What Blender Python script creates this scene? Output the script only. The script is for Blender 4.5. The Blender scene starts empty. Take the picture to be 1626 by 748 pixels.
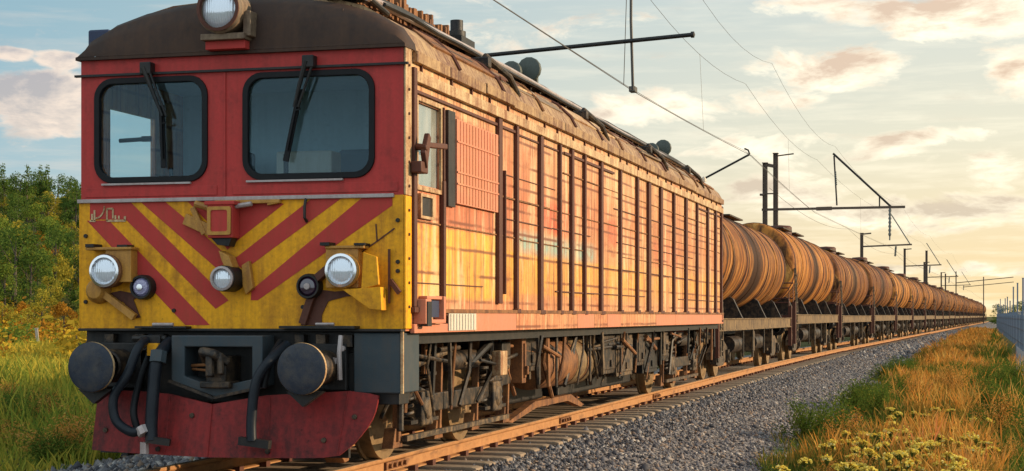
import bpy, bmesh, math, random
import numpy as np
from mathutils import Vector, Matrix, Euler
random.seed(7); RNG = np.random.default_rng(11)
SC = bpy.context.scene
COL = SC.collection
R = math.radians
PI = math.pi

# ------------------------------------------------------------------ track centre line
def cx(y):
    """x of the track centre at distance y: straight, then a gentle right-hand bend."""
    a, b, s = 24.0, 64.0, 0.031
    if y <= a: return 0.0
    if y <= b: return s * (y - a) ** 2 / (2 * (b - a))
    return s * (b - a) / 2 + s * (y - b)
def heading(y):
    return -math.atan((cx(y + .5) - cx(y - .5)))

# ------------------------------------------------------------------ object helpers
def tag(o, label=None, cat=None, group=None, kind=None):
    if label: o['label'] = label
    if cat: o['category'] = cat
    if group: o['group'] = group
    if kind: o['kind'] = kind
    return o
def empty(name, loc=(0, 0, 0), rz=0.0):
    o = bpy.data.objects.new(name, None); COL.objects.link(o)
    o.location = loc; o.rotation_euler = (0, 0, rz); o.empty_display_size = .2
    return o
def copy_tree(o, parent=None):
    c = o.copy(); COL.objects.link(c)
    if parent is not None: c.parent = parent
    for ch in list(o.children): copy_tree(ch, c)
    return c

class MB:
    """collects shapes and links them as ONE mesh object"""
    def __init__(s): s.v = []; s.f = []; s.m = []; s.sm = []
    def add(s, verts, faces, m=0, smooth=False):
        n = len(s.v); s.v += [tuple(p) for p in verts]
        for f in faces:
            s.f.append([i + n for i in f]); s.m.append(m); s.sm.append(smooth)
        return s
    def box(s, a, b, m=0, mat=None):
        x0, y0, z0 = a; x1, y1, z1 = b
        v = [(x0,y0,z0),(x1,y0,z0),(x1,y1,z0),(x0,y1,z0),(x0,y0,z1),(x1,y0,z1),(x1,y1,z1),(x0,y1,z1)]
        if mat is not None: v = [mat @ Vector(p) for p in v]
        return s.add(v, [(0,3,2,1),(4,5,6,7),(0,1,5,4),(1,2,6,5),(2,3,7,6),(3,0,4,7)], m)
    def bar(s, p, q, w, h, m=0, up=(0, 0, 1)):
        p = Vector(p); q = Vector(q); d = (q - p).normalized()
        u = Vector(up)
        if abs(d.dot(u)) > .97: u = Vector((1, 0, 0))
        sx = d.cross(u).normalized() * (w / 2); sz = sx.cross(d).normalized() * (h / 2)
        v = [p-sx-sz, p+sx-sz, p+sx+sz, p-sx+sz, q-sx-sz, q+sx-sz, q+sx+sz, q-sx+sz]
        return s.add(v, [(0,1,2,3),(7,6,5,4),(0,4,5,1),(1,5,6,2),(2,6,7,3),(3,7,4,0)], m)
    def tube(s, pts, r, n=8, m=0, cap=True):
        pts = [Vector(p) for p in pts]; k = len(pts)
        rs = r if isinstance(r, (list, tuple)) else [r] * k
        d0 = (pts[1] - pts[0]).normalized()
        u = d0.orthogonal().normalized()
        vs = []
        for i, p in enumerate(pts):
            d = (pts[min(i + 1, k - 1)] - pts[max(i - 1, 0)]).normalized()
            u = (u - d * u.dot(d)).normalized(); w = d.cross(u)
            for j in range(n):
                a = 2 * PI * j / n
                vs.append(p + (u * math.cos(a) + w * math.sin(a)) * rs[i])
        fs = []
        for i in range(k - 1):
            for j in range(n):
                fs.append((i*n + j, i*n + (j+1) % n, (i+1)*n + (j+1) % n, (i+1)*n + j))
        s.add(vs, fs, m, True)
        if cap:
            s.add(vs[:n], [tuple(range(n))[::-1]], m); s.add(vs[-n:], [tuple(range(n))], m)
        return s
    def lathe(s, prof, c=(0, 0, 0), axis='y', n=24, m=0, a0=0, a1=2*PI):
        """prof: (r, t) pairs along axis"""
        full = abs(a1 - a0 - 2*PI) < 1e-6; nn = n if full else n + 1
        vs = []
        for r, t in prof:
            for j in range(nn):
                a = a0 + (a1 - a0) * j / n; p, q = r * math.cos(a), r * math.sin(a)
                vs.append({'y': (c[0]+p, c[1]+t, c[2]+q), 'z': (c[0]+p, c[1]+q, c[2]+t), 'x': (c[0]+t, c[1]+p, c[2]+q)}[axis])
        fs = []
        for i in range(len(prof) - 1):
            for j in range(n):
                j2 = (j + 1) % nn if full else j + 1
                fs.append((i*nn + j, i*nn + j2, (i+1)*nn + j2, (i+1)*nn + j))
        return s.add(vs, fs, m, True)
    def prism(s, poly, lo, hi, axis='y', m=0):
        """poly in the plane across axis: y->(x,z), x->(y,z), z->(x,y)"""
        def P(a, b, t): return {'y': (a, t, b), 'x': (t, a, b), 'z': (a, b, t)}[axis]
        n = len(poly)
        v = [P(a, b, lo) for a, b in poly] + [P(a, b, hi) for a, b in poly]
        f = [tuple(range(n)), tuple(range(2*n - 1, n - 1, -1))]
        f += [(i, n + i, n + (i+1) % n, (i+1) % n) for i in range(n)]
        return s.add(v, f, m)
    def plate(s, outline, holes, lo, hi, m=0):
        """plate across y with holes: outline and holes are (x,z) loops"""
        bm = bmesh.new(); edges = []; loops = []
        for lp in [outline] + holes:
            vs = [bm.verts.new((x, 0, z)) for x, z in lp]; loops.append(len(vs))
            for i in range(len(vs)): edges.append(bm.edges.new((vs[i], vs[(i+1) % len(vs)])))
        bmesh.ops.triangle_fill(bm, edges=edges, use_beauty=True)
        bm.verts.index_update()
        tri = [[v.index for v in f.verts] for f in bm.faces]; co = [(v.co.x, v.co.z) for v in bm.verts]
        bm.free(); n = len(co)
        v = [(x, lo, z) for x, z in co] + [(x, hi, z) for x, z in co]
        f = tri + [[i + n for i in t[::-1]] for t in tri]
        k = 0
        for L in loops:
            f += [[k+i, k+i+n, k+(i+1) % L+n, k+(i+1) % L] for i in range(L)]; k += L
        return s.add(v, f, m)
    def build(s, name, mats, parent=None, bevel=0, sharp=40, normals=True):
        me = bpy.data.meshes.new(name)
        me.from_pydata([tuple(p) for p in s.v], [], s.f); 
        if not isinstance(mats, (list, tuple)): mats = [mats]
        for mt in mats: me.materials.append(mt)
        me.polygons.foreach_set('material_index', s.m); me.polygons.foreach_set('use_smooth', s.sm)
        if normals:
            bm = bmesh.new(); bm.from_mesh(me); bmesh.ops.remove_doubles(bm, verts=bm.verts, dist=1e-5)
            bmesh.ops.recalc_face_normals(bm, faces=bm.faces); bm.to_mesh(me); bm.free()
        if any(s.sm): me.set_sharp_from_angle(angle=R(sharp))
        me.update()
        o = bpy.data.objects.new(name, me); COL.objects.link(o)
        if parent is not None: o.parent = parent
        if bevel:
            b = o.modifiers.new('Bevel', 'BEVEL'); b.width = bevel; b.segments = 2; b.limit_method = 'ANGLE'; b.angle_limit = R(50)
        return o

def rrect(x0, z0, x1, z1, r, n=6):
    pts = []
    for (cx_, cz, a0) in ((x1-r, z1-r, 0), (x0+r, z1-r, 90), (x0+r, z0+r, 180), (x1-r, z0+r, 270)):
        for i in range(n + 1):
            a = R(a0 + 90*i/n); pts.append((cx_ + r*math.cos(a), cz + r*math.sin(a)))
    return pts

# ------------------------------------------------------------------ materials
class NT:
    def __init__(s, name):
        s.mat = bpy.data.materials.new(name); s.mat.use_nodes = True
        s.t = s.mat.node_tree; s.t.nodes.clear()
        s.out = s.t.nodes.new('ShaderNodeOutputMaterial')
    def n(s, typ, ins=None, **kw):
        nd = s.t.nodes.new(typ)
        for k, v in kw.items(): setattr(nd, k, v)
        for k, v in (ins or {}).items():
            if isinstance(v, bpy.types.NodeSocket): s.t.links.new(v, nd.inputs[k])
            else: nd.inputs[k].default_value = v
        return nd
    def coord(s, kind='Object'): return s.n('ShaderNodeTexCoord').outputs[kind]
    def mapping(s, vec, scale=(1,1,1), loc=(0,0,0)):
        return s.n('ShaderNodeMapping', {'Vector': vec, 'Scale': scale, 'Location': loc}).outputs[0]
    def noise(s, vec, scale, detail=4, rough=.55, dist=0):
        return s.n('ShaderNodeTexNoise', {'Vector': vec, 'Scale': scale, 'Detail': detail, 'Roughness': rough, 'Distortion': dist}).outputs['Fac']
    def ramp(s, fac, stops, interp='LINEAR'):
        r = s.n('ShaderNodeValToRGB', {'Fac': fac}); cr = r.color_ramp; cr.interpolation = interp
        while len(cr.elements) < len(stops): cr.elements.new(.5)
        for e, (p, c) in zip(cr.elements, stops):
            e.position = p; e.color = (c, c, c, 1) if isinstance(c, (int, float)) else (*c, 1)
        return r.outputs[0]
    def math(s, op, a, b=0.0, c=None, clamp=False):
        ins = {0: a, 1: b}
        if c is not None: ins[2] = c
        return s.n('ShaderNodeMath', ins, operation=op, use_clamp=clamp).outputs[0]
    def mix(s, fac, a, b, mode='MIX'):
        nd = s.n('ShaderNodeMix', data_type='RGBA', blend_type=mode)
        def put(sock, v):
            if isinstance(v, bpy.types.NodeSocket): s.t.links.new(v, sock)
            elif isinstance(v, (int, float)): sock.default_value = v
            else: sock.default_value = (*v, 1)
        put(nd.inputs[0], fac); put(nd.inputs[6], a); put(nd.inputs[7], b)
        return nd.outputs[2]
    def bump(s, h, strength=.3, dist=.02):
        return s.n('ShaderNodeBump', {'Height': h, 'Strength': strength, 'Distance': dist}).outputs[0]
    def principled(s, col, rough=.5, metal=0., spec=.5, normal=None, **kw):
        ins = {'Roughness': rough, 'Metallic': metal, 'Specular IOR Level': spec}
        if normal is not None: ins['Normal'] = normal
        ins.update(kw)
        p = s.n('ShaderNodeBsdfPrincipled', ins)
        if isinstance(col, bpy.types.NodeSocket): s.t.links.new(col, p.inputs['Base Color'])
        else: p.inputs['Base Color'].default_value = (*col, 1)
        s.t.links.new(p.outputs[0], s.out.inputs[0]); return p
    def surface(s, sock): s.t.links.new(sock, s.out.inputs[0])

def worn(name, col, wear, amount=.5, scale=3., rough=.5, metal=0., streak=1.0, dark=None, bump=.15, fine=1.0, spec=.35):
    """paint or metal with large stains, vertical streaks and small chips"""
    k = NT(name); c = k.coord()
    big = k.noise(c, scale, 5, .6)
    st = k.noise(k.mapping(c, (9, 9, 9 * (1 - .93 * streak))), 1.6, 4, .6)
    sm = k.noise(c, scale * 14, 4, .65)
    var = k.mix(big, tuple(x * .72 for x in col), tuple(min(1, x * 1.22) for x in col))
    f = k.math('ADD', k.math('MULTIPLY', big, .55), k.math('MULTIPLY', st, .45))
    f = k.math('ADD', f, k.math('MULTIPLY', k.math('SUBTRACT', sm, .5), .35 * fine))
    f = k.ramp(f, [(.50 - .12 * amount, 0), (.72 - .1 * amount, 1)])
    f = k.math('MULTIPLY', f, amount)
    cl = k.mix(f, var, wear)
    if dark:
        d = k.ramp(k.noise(k.mapping(c, (1, 1, 1), (5, 3, 9)), scale * 1.7, 5, .65), [(.55, 0), (.75, 1)])
        cl = k.mix(k.math('MULTIPLY', d, .6), cl, dark)
    chips = k.ramp(sm, [(.66, 0), (.70, 1)])
    cl = k.mix(k.math('MULTIPLY', chips, .55 * amount), cl, tuple(x * .35 for x in wear))
    rr = k.math('ADD', rough - .08, k.math('MULTIPLY', sm, .2))
    h = k.math('ADD', k.math('MULTIPLY', sm, .5), k.math('MULTIPLY', big, 1.0))
    k.principled(cl, rr, metal, spec, k.bump(h, bump, .02))
    return k.mat

M = {}
M['red'] = worn('red_paint', (.47, .046, .040), (.19, .035, .026), .55, 2.2, .40, dark=(.13, .025, .022), bump=.06, spec=.15)
M['yellow'] = worn('yellow_paint', (.95, .40, .016), (.36, .14, .02), .8, 1.9, .42, dark=(.30, .12, .015), bump=.07, spec=.12)
M['stripe'] = worn('red_stripe_paint', (.46, .05, .042), (.24, .06, .03), .45, 3.0, .5, bump=.06, spec=.12)
M['ochre'] = worn('chipped_ochre_paint', (.50, .24, .04), (.18, .07, .02), .7, 5., .5, bump=.15)
M['plow'] = worn('plough_red_paint', (.25, .024, .022), (.05, .016, .015), .85, 2.0, .5, dark=(.05, .015, .015), bump=.12, spec=.15)
M['roof_brown'] = worn('brown_roof_sheet', (.044, .025, .018), (.085, .043, .024), .6, 1.6, .62, dark=(.014, .010, .008), spec=.2)
M['roof_grime'] = worn('grimy_roof_metal', (.24, .165, .10), (.07, .04, .025), .8, 2.2, .6, dark=(.04, .028, .02), bump=.08)
M['roof_cream'] = worn('weathered_cream_roof', (.44, .28, .13), (.13, .05, .022), 1.05, 2.4, .55, dark=(.05, .026, .016), bump=.06)
M['rust'] = worn('orange_rust', (.28, .115, .036), (.06, .022, .010), .9, 5, .7, dark=(.018, .010, .007), bump=.3)
M['rib'] = worn('dark_brown_post', (.10, .030, .015), (.035, .012, .007), .6, 2.5, .6, bump=.15)
M['black'] = worn('greasy_black_steel', (.008, .008, .008), (.04, .028, .02), .6, 6, .5, bump=.2)
M['under'] = worn('dusty_underframe_steel', (.010, .008, .007), (.26, .155, .075), .42, 9, .5, bump=.3, streak=.3)
M['under_light'] = worn('dust_caked_steel', (.20, .125, .06), (.014, .010, .008), 1.15, 8, .6, bump=.3, streak=.3)
M['slate'] = worn('slate_blue_steel', (.032, .048, .058), (.065, .05, .04), .55, 5, .5, bump=.12)
M['buffer'] = worn('buffer_face_steel', (.026, .033, .048), (.085, .07, .055), .6, 7, .45, bump=.2, streak=.1, spec=.22, dark=(.008, .008, .009))
M['rubber'] = worn('black_rubber', (.006, .006, .007), (.012, .012, .012), .4, 8, .5, bump=.05, spec=.2)
M['hose'] = worn('blue_black_hose', (.010, .013, .018), (.025, .027, .03), .4, 12, .4, bump=.05, spec=.2)
M['cream'] = worn('cream_trim', (.62, .45, .24), (.24, .10, .04), 1.0, 4, .55, bump=.15, dark=(.12, .055, .03))
M['trim'] = worn('dull_aluminium_trim', (.42, .36, .34), (.2, .12, .1), .6, 8, .42, metal=.3)
M['pink'] = worn('faded_red_panel', (.60, .21, .12), (.42, .17, .08), .8, 1.3, .5, dark=(.55, .33, .17), bump=.12)
M['blue'] = worn('dark_blue_paint', (.02, .03, .075), (.03, .03, .04), .4, 4, .4)
M['cab'] = worn('grey_green_cab_lining', (.46, .60, .64), (.28, .36, .40), .4, 2, .6)
M['seat'] = worn('grey_seat_cloth', (.10, .12, .14), (.05, .05, .05), .4, 6, .8)
M['white'] = worn('weathered_white', (.62, .56, .46), (.35, .25, .15), .5, 5, .5)
M['dark_wood'] = worn('grey_post_wood', (.4, .36, .3), (.2, .16, .12), .5, 5, .8)
M['mast'] = worn('brown_mast_steel', (.10, .065, .045), (.16, .10, .06), .4, 3, .6)
M['wire'] = worn('dull_copper_wire', (.10, .09, .08), (.05, .05, .05), .4, 3, .5, metal=.3)
M['insulator'] = worn('grey_porcelain', (.12, .13, .12), (.2, .18, .14), .4, 9, .3)
M['horn'] = worn('grey_green_alloy', (.075, .085, .07), (.03, .03, .025), .5, 9, .5)
M['sole'] = worn('dusty_cream_beam', (.27, .17, .07), (.05, .028, .014), 1.1, 3.5, .65, dark=(.06, .04, .03), bump=.25)
M['fence'] = worn('blue_grey_fence', (.16, .20, .26), (.10, .12, .15), .5, 2, .6)
M['fence_light'] = worn('pale_blue_grey_fence', (.23, .28, .34), (.12, .14, .16), .5, 2, .6)
M['concrete'] = worn('weathered_concrete', (.31, .225, .15), (.12, .09, .07), .65, 6, .85, streak=0, bump=.3)
M['tyre'] = worn('worn_wheel_steel', (.30, .19, .09), (.07, .05, .035), .6, 7, .45, metal=.4, streak=0)

def lens_mat():
    k = NT('headlamp_glass'); c = k.coord()
    w = k.n('ShaderNodeTexWave', {'Vector': c, 'Scale': 14., 'Distortion': .4}, wave_type='BANDS', bands_direction='X').outputs['Fac']
    k.principled((.72, .76, .82), .12, .35, .8, k.bump(w, .35, .01), **{'Coat Weight': 1., 'Coat Roughness': .03})
    return k.mat
M['lens'] = lens_mat()
k = NT('reflector_silver'); k.principled((.75, .75, .76), .18, 1.0); M['silver'] = k.mat
k = NT('marker_lens'); c = k.coord(); v = k.n('ShaderNodeTexVoronoi', {'Vector': c, 'Scale': 60.}).outputs['Distance']
k.principled((.24, .22, .36), .15, 0, .8, k.bump(v, .5, .01), **{'Coat Weight': 1.}); M['marker'] = k.mat
k = NT('dark_marker_lens'); k.principled((.03, .012, .03), .12, 0, .8, **{'Coat Weight': 1.}); M['marker_dark'] = k.mat

def glass(name, tint, fac, dirt_glare, rough=.04):
    k = NT(name); c = k.coord()
    g = k.n('ShaderNodeBsdfGlossy', {'Color': (.60, .84, 1, 1), 'Roughness': rough}).outputs[0]
    t = k.n('ShaderNodeBsdfTransparent', {'Color': (*tint, 1)}).outputs[0]
    d = k.n('ShaderNodeBsdfDiffuse', {'Color': (.5, .5, .46, 1)}).outputs[0]
    fr = k.n('ShaderNodeLayerWeight', {'Blend': .5}).outputs['Facing']; fr = k.math('ADD', .035, k.math('MULTIPLY', k.math('POWER', fr, 5.0), .9))
    f = k.math('ADD', k.math('MULTIPLY', fr, 1.0), fac, clamp=True)
    a = k.n('ShaderNodeMixShader', {0: f, 1: t, 2: g}).outputs[0]
    dn = k.math('MULTIPLY', k.ramp(k.noise(k.mapping(c, (1, 1, .5)), 3, 5, .6), [(.35, .25), (.75, 1)]), dirt_glare)  # thin dirt on clear panes, painted sky reflection on the side pane
    k.surface(k.n('ShaderNodeMixShader', {0: dn, 1: a, 2: d}).outputs[0])
    return k.mat
M['glass'] = glass('windscreen_glass', (.84, .92, .95), -.012, .008)
M['clear_glass'] = glass('clear_side_glass', (.9, .95, .95), .0, .02)
M['side_glass'] = glass('painted_reflection_side_glass', (.8, .8, .7), .22, .6, .08)  # pale diffuse layer paints the sky's reflection onto this pane

k = NT('cream_reflection_sheet'); d_ = k.n('ShaderNodeBsdfDiffuse', {'Color': (.74, .68, .55, 1)}).outputs[0]; t_ = k.n('ShaderNodeBsdfTranslucent', {'Color': (.92, .88, .76, 1)}).outputs[0]
k.surface(k.n('ShaderNodeMixShader', {0: .8, 1: d_, 2: t_}).outputs[0]); M['reflection_cream'] = k.mat  # made-up cream sheet: paints the sky reflection, lets sunlight into the cab
def side_mat():
    """the long side: yellow lower band, red-pink waist, peach and cream above, faded along the length"""
    k = NT('faded_side_paint'); c = k.coord()
    sep = k.n('ShaderNodeSeparateXYZ', {0: c}); y, z = sep.outputs[1], sep.outputs[2]
    wob = k.math('MULTIPLY', k.math('SUBTRACT', k.noise(c, 3.0, 4, .6), .5), .05)
    zz = k.n('ShaderNodeMapRange', {0: k.math('ADD', z, wob), 1: 1.2, 2: 3.8}).outputs[0]
    def zp(v): return (v - 1.2) / 2.6
    near = k.ramp(zz, [(0, (.60, .24, .12)), (zp(1.50), (.58, .26, .13)), (zp(1.56), (.76, .44, .05)), (zp(2.185), (.80, .47, .05)), (zp(2.205), (.52, .18, .09)), (zp(2.5), (.54, .17, .08)), (zp(3.0), (.58, .24, .12)), (zp(3.45), (.62, .42, .22))])
    mid = k.ramp(zz, [(0, (.58, .25, .12)), (zp(1.5), (.60, .29, .13)), (zp(1.60), (.62, .29, .09)), (zp(1.63), (.72, .38, .05)), (zp(2.05), (.74, .42, .05)), (zp(2.08), (.58, .33, .16)), (zp(2.6), (.54, .18, .08)), (zp(3.0), (.58, .27, .13)), (zp(3.45), (.62, .42, .23))])
    far = k.ramp(zz, [(0, (.54, .26, .13)), (zp(1.5), (.62, .36, .17)), (zp(1.8), (.68, .40, .08)), (zp(2.0), (.68, .40, .08)), (zp(2.2), (.60, .36, .15)), (zp(2.6), (.56, .25, .105)), (zp(3.0), (.60, .34, .16)), (zp(3.45), (.62, .44, .24))])
    f1 = k.n('ShaderNodeMapRange', {0: y, 1: 2.9, 2: 4.2}).outputs[0]
    f2 = k.n('ShaderNodeMapRange', {0: y, 1: 7.0, 2: 11.5}).outputs[0]
    col = k.mix(f2, k.mix(f1, near, mid), far); pan = k.n('ShaderNodeTexVoronoi', {'W': k.math('MULTIPLY', y, 1.15), 'Scale': 1.0}, voronoi_dimensions='1D').outputs['Color']; pr_ = k.n('ShaderNodeSeparateXYZ', {0: pan})
    col = k.mix(k.math('MULTIPLY', pr_.outputs[0], k.math('MULTIPLY_ADD', f1, .20, .03)), col, (.66, .50, .28)); col = k.mix(k.math('MULTIPLY', k.math('MULTIPLY', pr_.outputs[1], pr_.outputs[1]), k.math('MULTIPLY_ADD', f1, .30, .06)), col, (.44, .13, .065))
    streaky = k.noise(k.mapping(c, (2.2, 2.2, .5), (3, 3, 3)), 1.6, 5, .7)
    col = k.mix(k.math('MULTIPLY', k.ramp(streaky, [(.42, 0), (.46, 1)]), .28), col, (.46, .16, .07))
    def patch(y0, y1, z0, z1, soft=.12, nz=.5, seed=0.):
        a = k.n('ShaderNodeMapRange', {0: k.math('ABSOLUTE', k.math('SUBTRACT', y, (y0+y1)/2)), 1: (y1-y0)/2, 2: (y1-y0)/2 - soft*3}).outputs[0]
        b = k.n('ShaderNodeMapRange', {0: k.math('ABSOLUTE', k.math('SUBTRACT', k.math('ADD', z, wob), (z0+z1)/2)), 1: (z1-z0)/2, 2: (z1-z0)/2 - soft}).outputs[0]
        n = k.ramp(k.noise(k.mapping(c, (1, 1, 1), (seed, seed, 0)), 3.2, 5, .65), [(.36, 0), (.5, 1)])
        return k.math('MULTIPLY', k.math('MULTIPLY', a, b), k.mix(nz, (1, 1, 1), n))
    col = k.mix(k.math('MULTIPLY', patch(3.6, 8.0, 2.02, 2.34), .9), col, (.26, .46, .42))
    col = k.mix(k.math('MULTIPLY', patch(4.9, 6.6, 2.3, 2.75, .08, .9, 3.), .8), col, (.58, .10, .05))
    col = k.mix(k.math('MULTIPLY', patch(8.6, 9.8, 2.3, 2.75, .08, .9, 7.), .7), col, (.58, .13, .07))
    col = k.mix(k.math('MULTIPLY', patch(12., 14.6, 2.1, 2.6, .08, 1., 12.), .6), col, (.58, .16, .08))
    # vertical rain streaks, rust blooms, scratches
    s1 = k.ramp(k.noise(k.mapping(c, (7, 7, .45)), 1.7, 5, .65), [(.50, 0), (.64, 1)])
    col = k.mix(k.math('MULTIPLY', s1, .62), col, (.36, .115, .045))
    s2 = k.ramp(k.noise(k.mapping(c, (22, 22, .8), (4, 4, 1)), 1.3, 4, .6), [(.55, 0), (.62, 1)])
    col = k.mix(k.math('MULTIPLY', s2, .7), col, (.15, .048, .022))
    s3 = k.ramp(k.noise(k.mapping(c, (1, .6, 1.6), (1, 8, 2)), 2.6, 6, .7), [(.54, 0), (.64, 1)])
    col = k.mix(k.math('MULTIPLY', s3, .55), col, (.32, .10, .04))
    s4 = k.ramp(k.noise(k.mapping(c, (1, 2.6, .45), (9, 2, 7)), 1.5, 6, .68), [(.52, 0), (.64, 1)])
    col = k.mix(k.math('MULTIPLY', s4, .55), col, (.80, .66, .40))
    wv = k.n('ShaderNodeTexWave', {'Vector': c, 'Scale': .62, 'Distortion': 1.2, 'Detail': 1., 'Detail Scale': .4}, wave_type='BANDS', bands_direction='Y').outputs['Fac']
    seam = k.math('MULTIPLY', k.ramp(wv, [(0, 1), (.012, 0)]), k.ramp(k.noise(k.mapping(c, (1, 1, 1.5), (2, 2, 2)), 1.2, 3), [(.4, .2), (.6, 1)]))
    col = k.mix(k.math('MULTIPLY', seam, .8), col, (.13, .045, .02))
    wz = k.n('ShaderNodeTexWave', {'Vector': c, 'Scale': 1.25, 'Distortion': .35, 'Detail': 2., 'Detail Scale': .6}, wave_type='BANDS', bands_direction='Z').outputs['Fac']
    grime = k.math('MULTIPLY', k.ramp(wz, [(0, 1), (.07, 0)]), k.ramp(k.noise(k.mapping(c, (1, .35, 1), (6, 6, 6)), 2.2, 5, .65), [(.40, 0), (.52, 1)]))
    col = k.mix(k.math('MULTIPLY', grime, .9), col, (.17, .052, .022))
    fine = k.noise(c, 55, 3, .6)
    col = k.mix(k.math('MULTIPLY', k.ramp(fine, [(.62, 0), (.68, 1)]), .5), col, (.2, .08, .04))
    col = k.mix(1.0, col, (1.0, .90, .82), 'MULTIPLY')
    # sheet corrugation and seams are real relief in the normal
    w = k.n('ShaderNodeTexWave', {'Vector': c, 'Scale': 1.9, 'Distortion': .5, 'Detail': 2., 'Detail Scale': 2.}, wave_type='BANDS', bands_direction='Y').outputs['Fac']
    h = k.math('ADD', k.math('MULTIPLY', w, .6), k.math('MULTIPLY', k.noise(c, 9, 5, .6), 1.0))
    k.principled(col, .52, 0, .35, k.bump(h, .35, .03))
    return k.mat
M['side'] = side_mat()

def tank_mat(name='rusty_tank_shell', lo=(.23, .065, .012), hi=(.60, .25, .048)):
    k = NT(name); c = k.coord()
    sep = k.n('ShaderNodeSeparateXYZ', {0: c}); z = sep.outputs[2]
    info = k.n('ShaderNodeObjectInfo').outputs['Random']
    off = k.n('ShaderNodeCombineXYZ', {1: k.math('MULTIPLY', info, 90.)}).outputs[0]
    cc = k.n('ShaderNodeVectorMath', {0: c, 1: off}, operation='ADD').outputs[0]
    cc = k.n('ShaderNodeVectorMath', {0: cc, 1: k.n('ShaderNodeVectorMath', {0: k.n('ShaderNodeTexNoise', {'Vector': cc, 'Scale': .7, 'Detail': 3.}).outputs['Color'], 1: (.2, .9, .2)}, operation='MULTIPLY').outputs[0]}, operation='ADD').outputs[0]
    base = k.mix(k.noise(cc, .9, 5, .6), lo, hi)
    base = k.mix(k.math('MULTIPLY', k.math('FRACT', k.math('MULTIPLY', info, 7.3)), .45), base, (.15, .055, .022))
    st = k.ramp(k.noise(k.mapping(cc, (.5, 2.6, .5)), 1.5, 6, .72), [(.46, 0), (.58, 1)])
    col = k.mix(k.math('MULTIPLY', st, .85), base, (.075, .022, .009))
    st2 = k.ramp(k.noise(k.mapping(cc, (.6, 6, .6), (3, 3, 3)), 1.1, 5, .7), [(.54, 0), (.66, 1)])
    col = k.mix(k.math('MULTIPLY', st2, .65), col, (.74, .40, .11))
    yy = sep.outputs[1]; hn = k.math('ADD', k.math('ABSOLUTE', yy), k.math('MULTIPLY', k.math('SUBTRACT', k.noise(k.mapping(cc, (.5, 3, .3)), 2.0, 5, .7), .5), 3.2))
    col = k.mix(k.n('ShaderNodeMapRange', {0: hn, 1: 1.0, 2: .75, 4: .92}).outputs[0], col, (.028, .014, .009))
    # oil spilled from the hatch: dark runs with a shape of their own
    sp = k.ramp(k.noise(k.mapping(cc, (.7, 2.0, .22), (7, 1, 4)), 1.25, 5, .7), [(.50, 0), (.57, 1)])
    col = k.mix(k.math('MULTIPLY', sp, .88), col, (.032, .016, .01))
    col = k.mix(k.math('MULTIPLY', k.ramp(k.noise(cc, 18, 4, .65), [(.6, 0), (.68, 1)]), .5), col, (.10, .04, .02))
    k.principled(col, .68, 0, .12, k.bump(k.noise(cc, 7, 5, .6), .3, .03))
    return k.mat
M['tank'] = tank_mat()
M['tank_dark'] = tank_mat('dark_brown_tank_shell', (.12, .040, .014), (.34, .13, .035))
M['tank_gold'] = tank_mat('golden_rust_tank_shell', (.30, .10, .02), (.62, .28, .06))

def rail_mat():
    k = NT('rusted_rail_steel'); c = k.coord()
    z = k.n('ShaderNodeSeparateXYZ', {0: c}).outputs[2]
    rust = k.mix(k.noise(c, 9, 5, .65), (.22, .085, .025), (.50, .25, .09))
    rust = k.mix(k.ramp(k.noise(k.mapping(c, (3, .8, 3)), 3, 4), [(.55, 0), (.7, .6)]), rust, (.09, .04, .02))
    top = k.ramp(z, [(-.004, 0), (-.001, 1)]) if False else k.n('ShaderNodeMapRange', {0: z, 1: -.006, 2: -.001}).outputs[0]
    col = k.mix(top, rust, k.mix(k.noise(c, 6, 3), (.34, .22, .13), (.52, .40, .28)))
    p = k.principled(col, k.math('SUBTRACT', .75, k.math('MULTIPLY', top, .4)), k.math('MULTIPLY', top, .5), .4, k.bump(k.noise(c, 30, 4), .3, .01))
    return k.mat
M['rail'] = rail_mat()

def ballast_mat():
    k = NT('crushed_stone_ballast'); c = k.coord()
    v = k.n('ShaderNodeTexVoronoi', {'Vector': c, 'Scale': 17., 'Randomness': 1.})
    cellv = k.n('ShaderNodeSeparateXYZ', {0: v.outputs['Color']}).outputs[0]
    col = k.ramp(cellv, [(0, (.045, .044, .048)), (.45, (.14, .13, .13)), (.8, (.24, .21, .20)), (1, (.36, .31, .27))])
    big = k.noise(c, .8, 4, .6)
    col = k.mix(k.ramp(big, [(.4, 0), (.7, .55)]), col, (.10, .075, .055))
    h = k.math('ADD', v.outputs['Distance'], k.math('MULTIPLY', k.noise(c, 60, 3), .2))
    k.principled(col, .85, 0, .3, k.bump(h, 1.0, .05))
    return k.mat
M['ballast'] = ballast_mat()
def stone_mat():
    k = NT('loose_stone')
    g = k.n('ShaderNodeNewGeometry').outputs['Random Per Island']
    col = k.ramp(g, [(0, (.035, .034, .040)), (.4, (.13, .12, .125)), (.7, (.21, .19, .18)), (.85, (.19, .12, .075)), (.93, (.28, .25, .23)), (1, (.46, .40, .34))])
    k.principled(col, .8, 0, .3); return k.mat
M['stone'] = stone_mat()

def ground_mat():
    k = NT('rough_meadow_earth'); c = k.coord()
    n = k.noise(c, .25, 6, .65); n2 = k.noise(c, 2.2, 5, .7)
    col = k.mix(n, (.035, .055, .014), (.13, .085, .025))
    col = k.mix(k.ramp(n2, [(.45, 0), (.65, .7)]), col, (.085, .10, .03))
    k.principled(col, .95, 0, .1, k.bump(k.noise(c, 5, 6, .7), .9, .2)); return k.mat
M['ground'] = ground_mat()
k = NT('grey_gravel_path'); c = k.coord()
k.principled(k.mix(k.noise(c, 3, 6, .7), (.09, .10, .12), (.18, .19, .21)), .9, 0, .2, k.bump(k.noise(c, 25, 4), .5, .03)); M['path'] = k.mat

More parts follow.
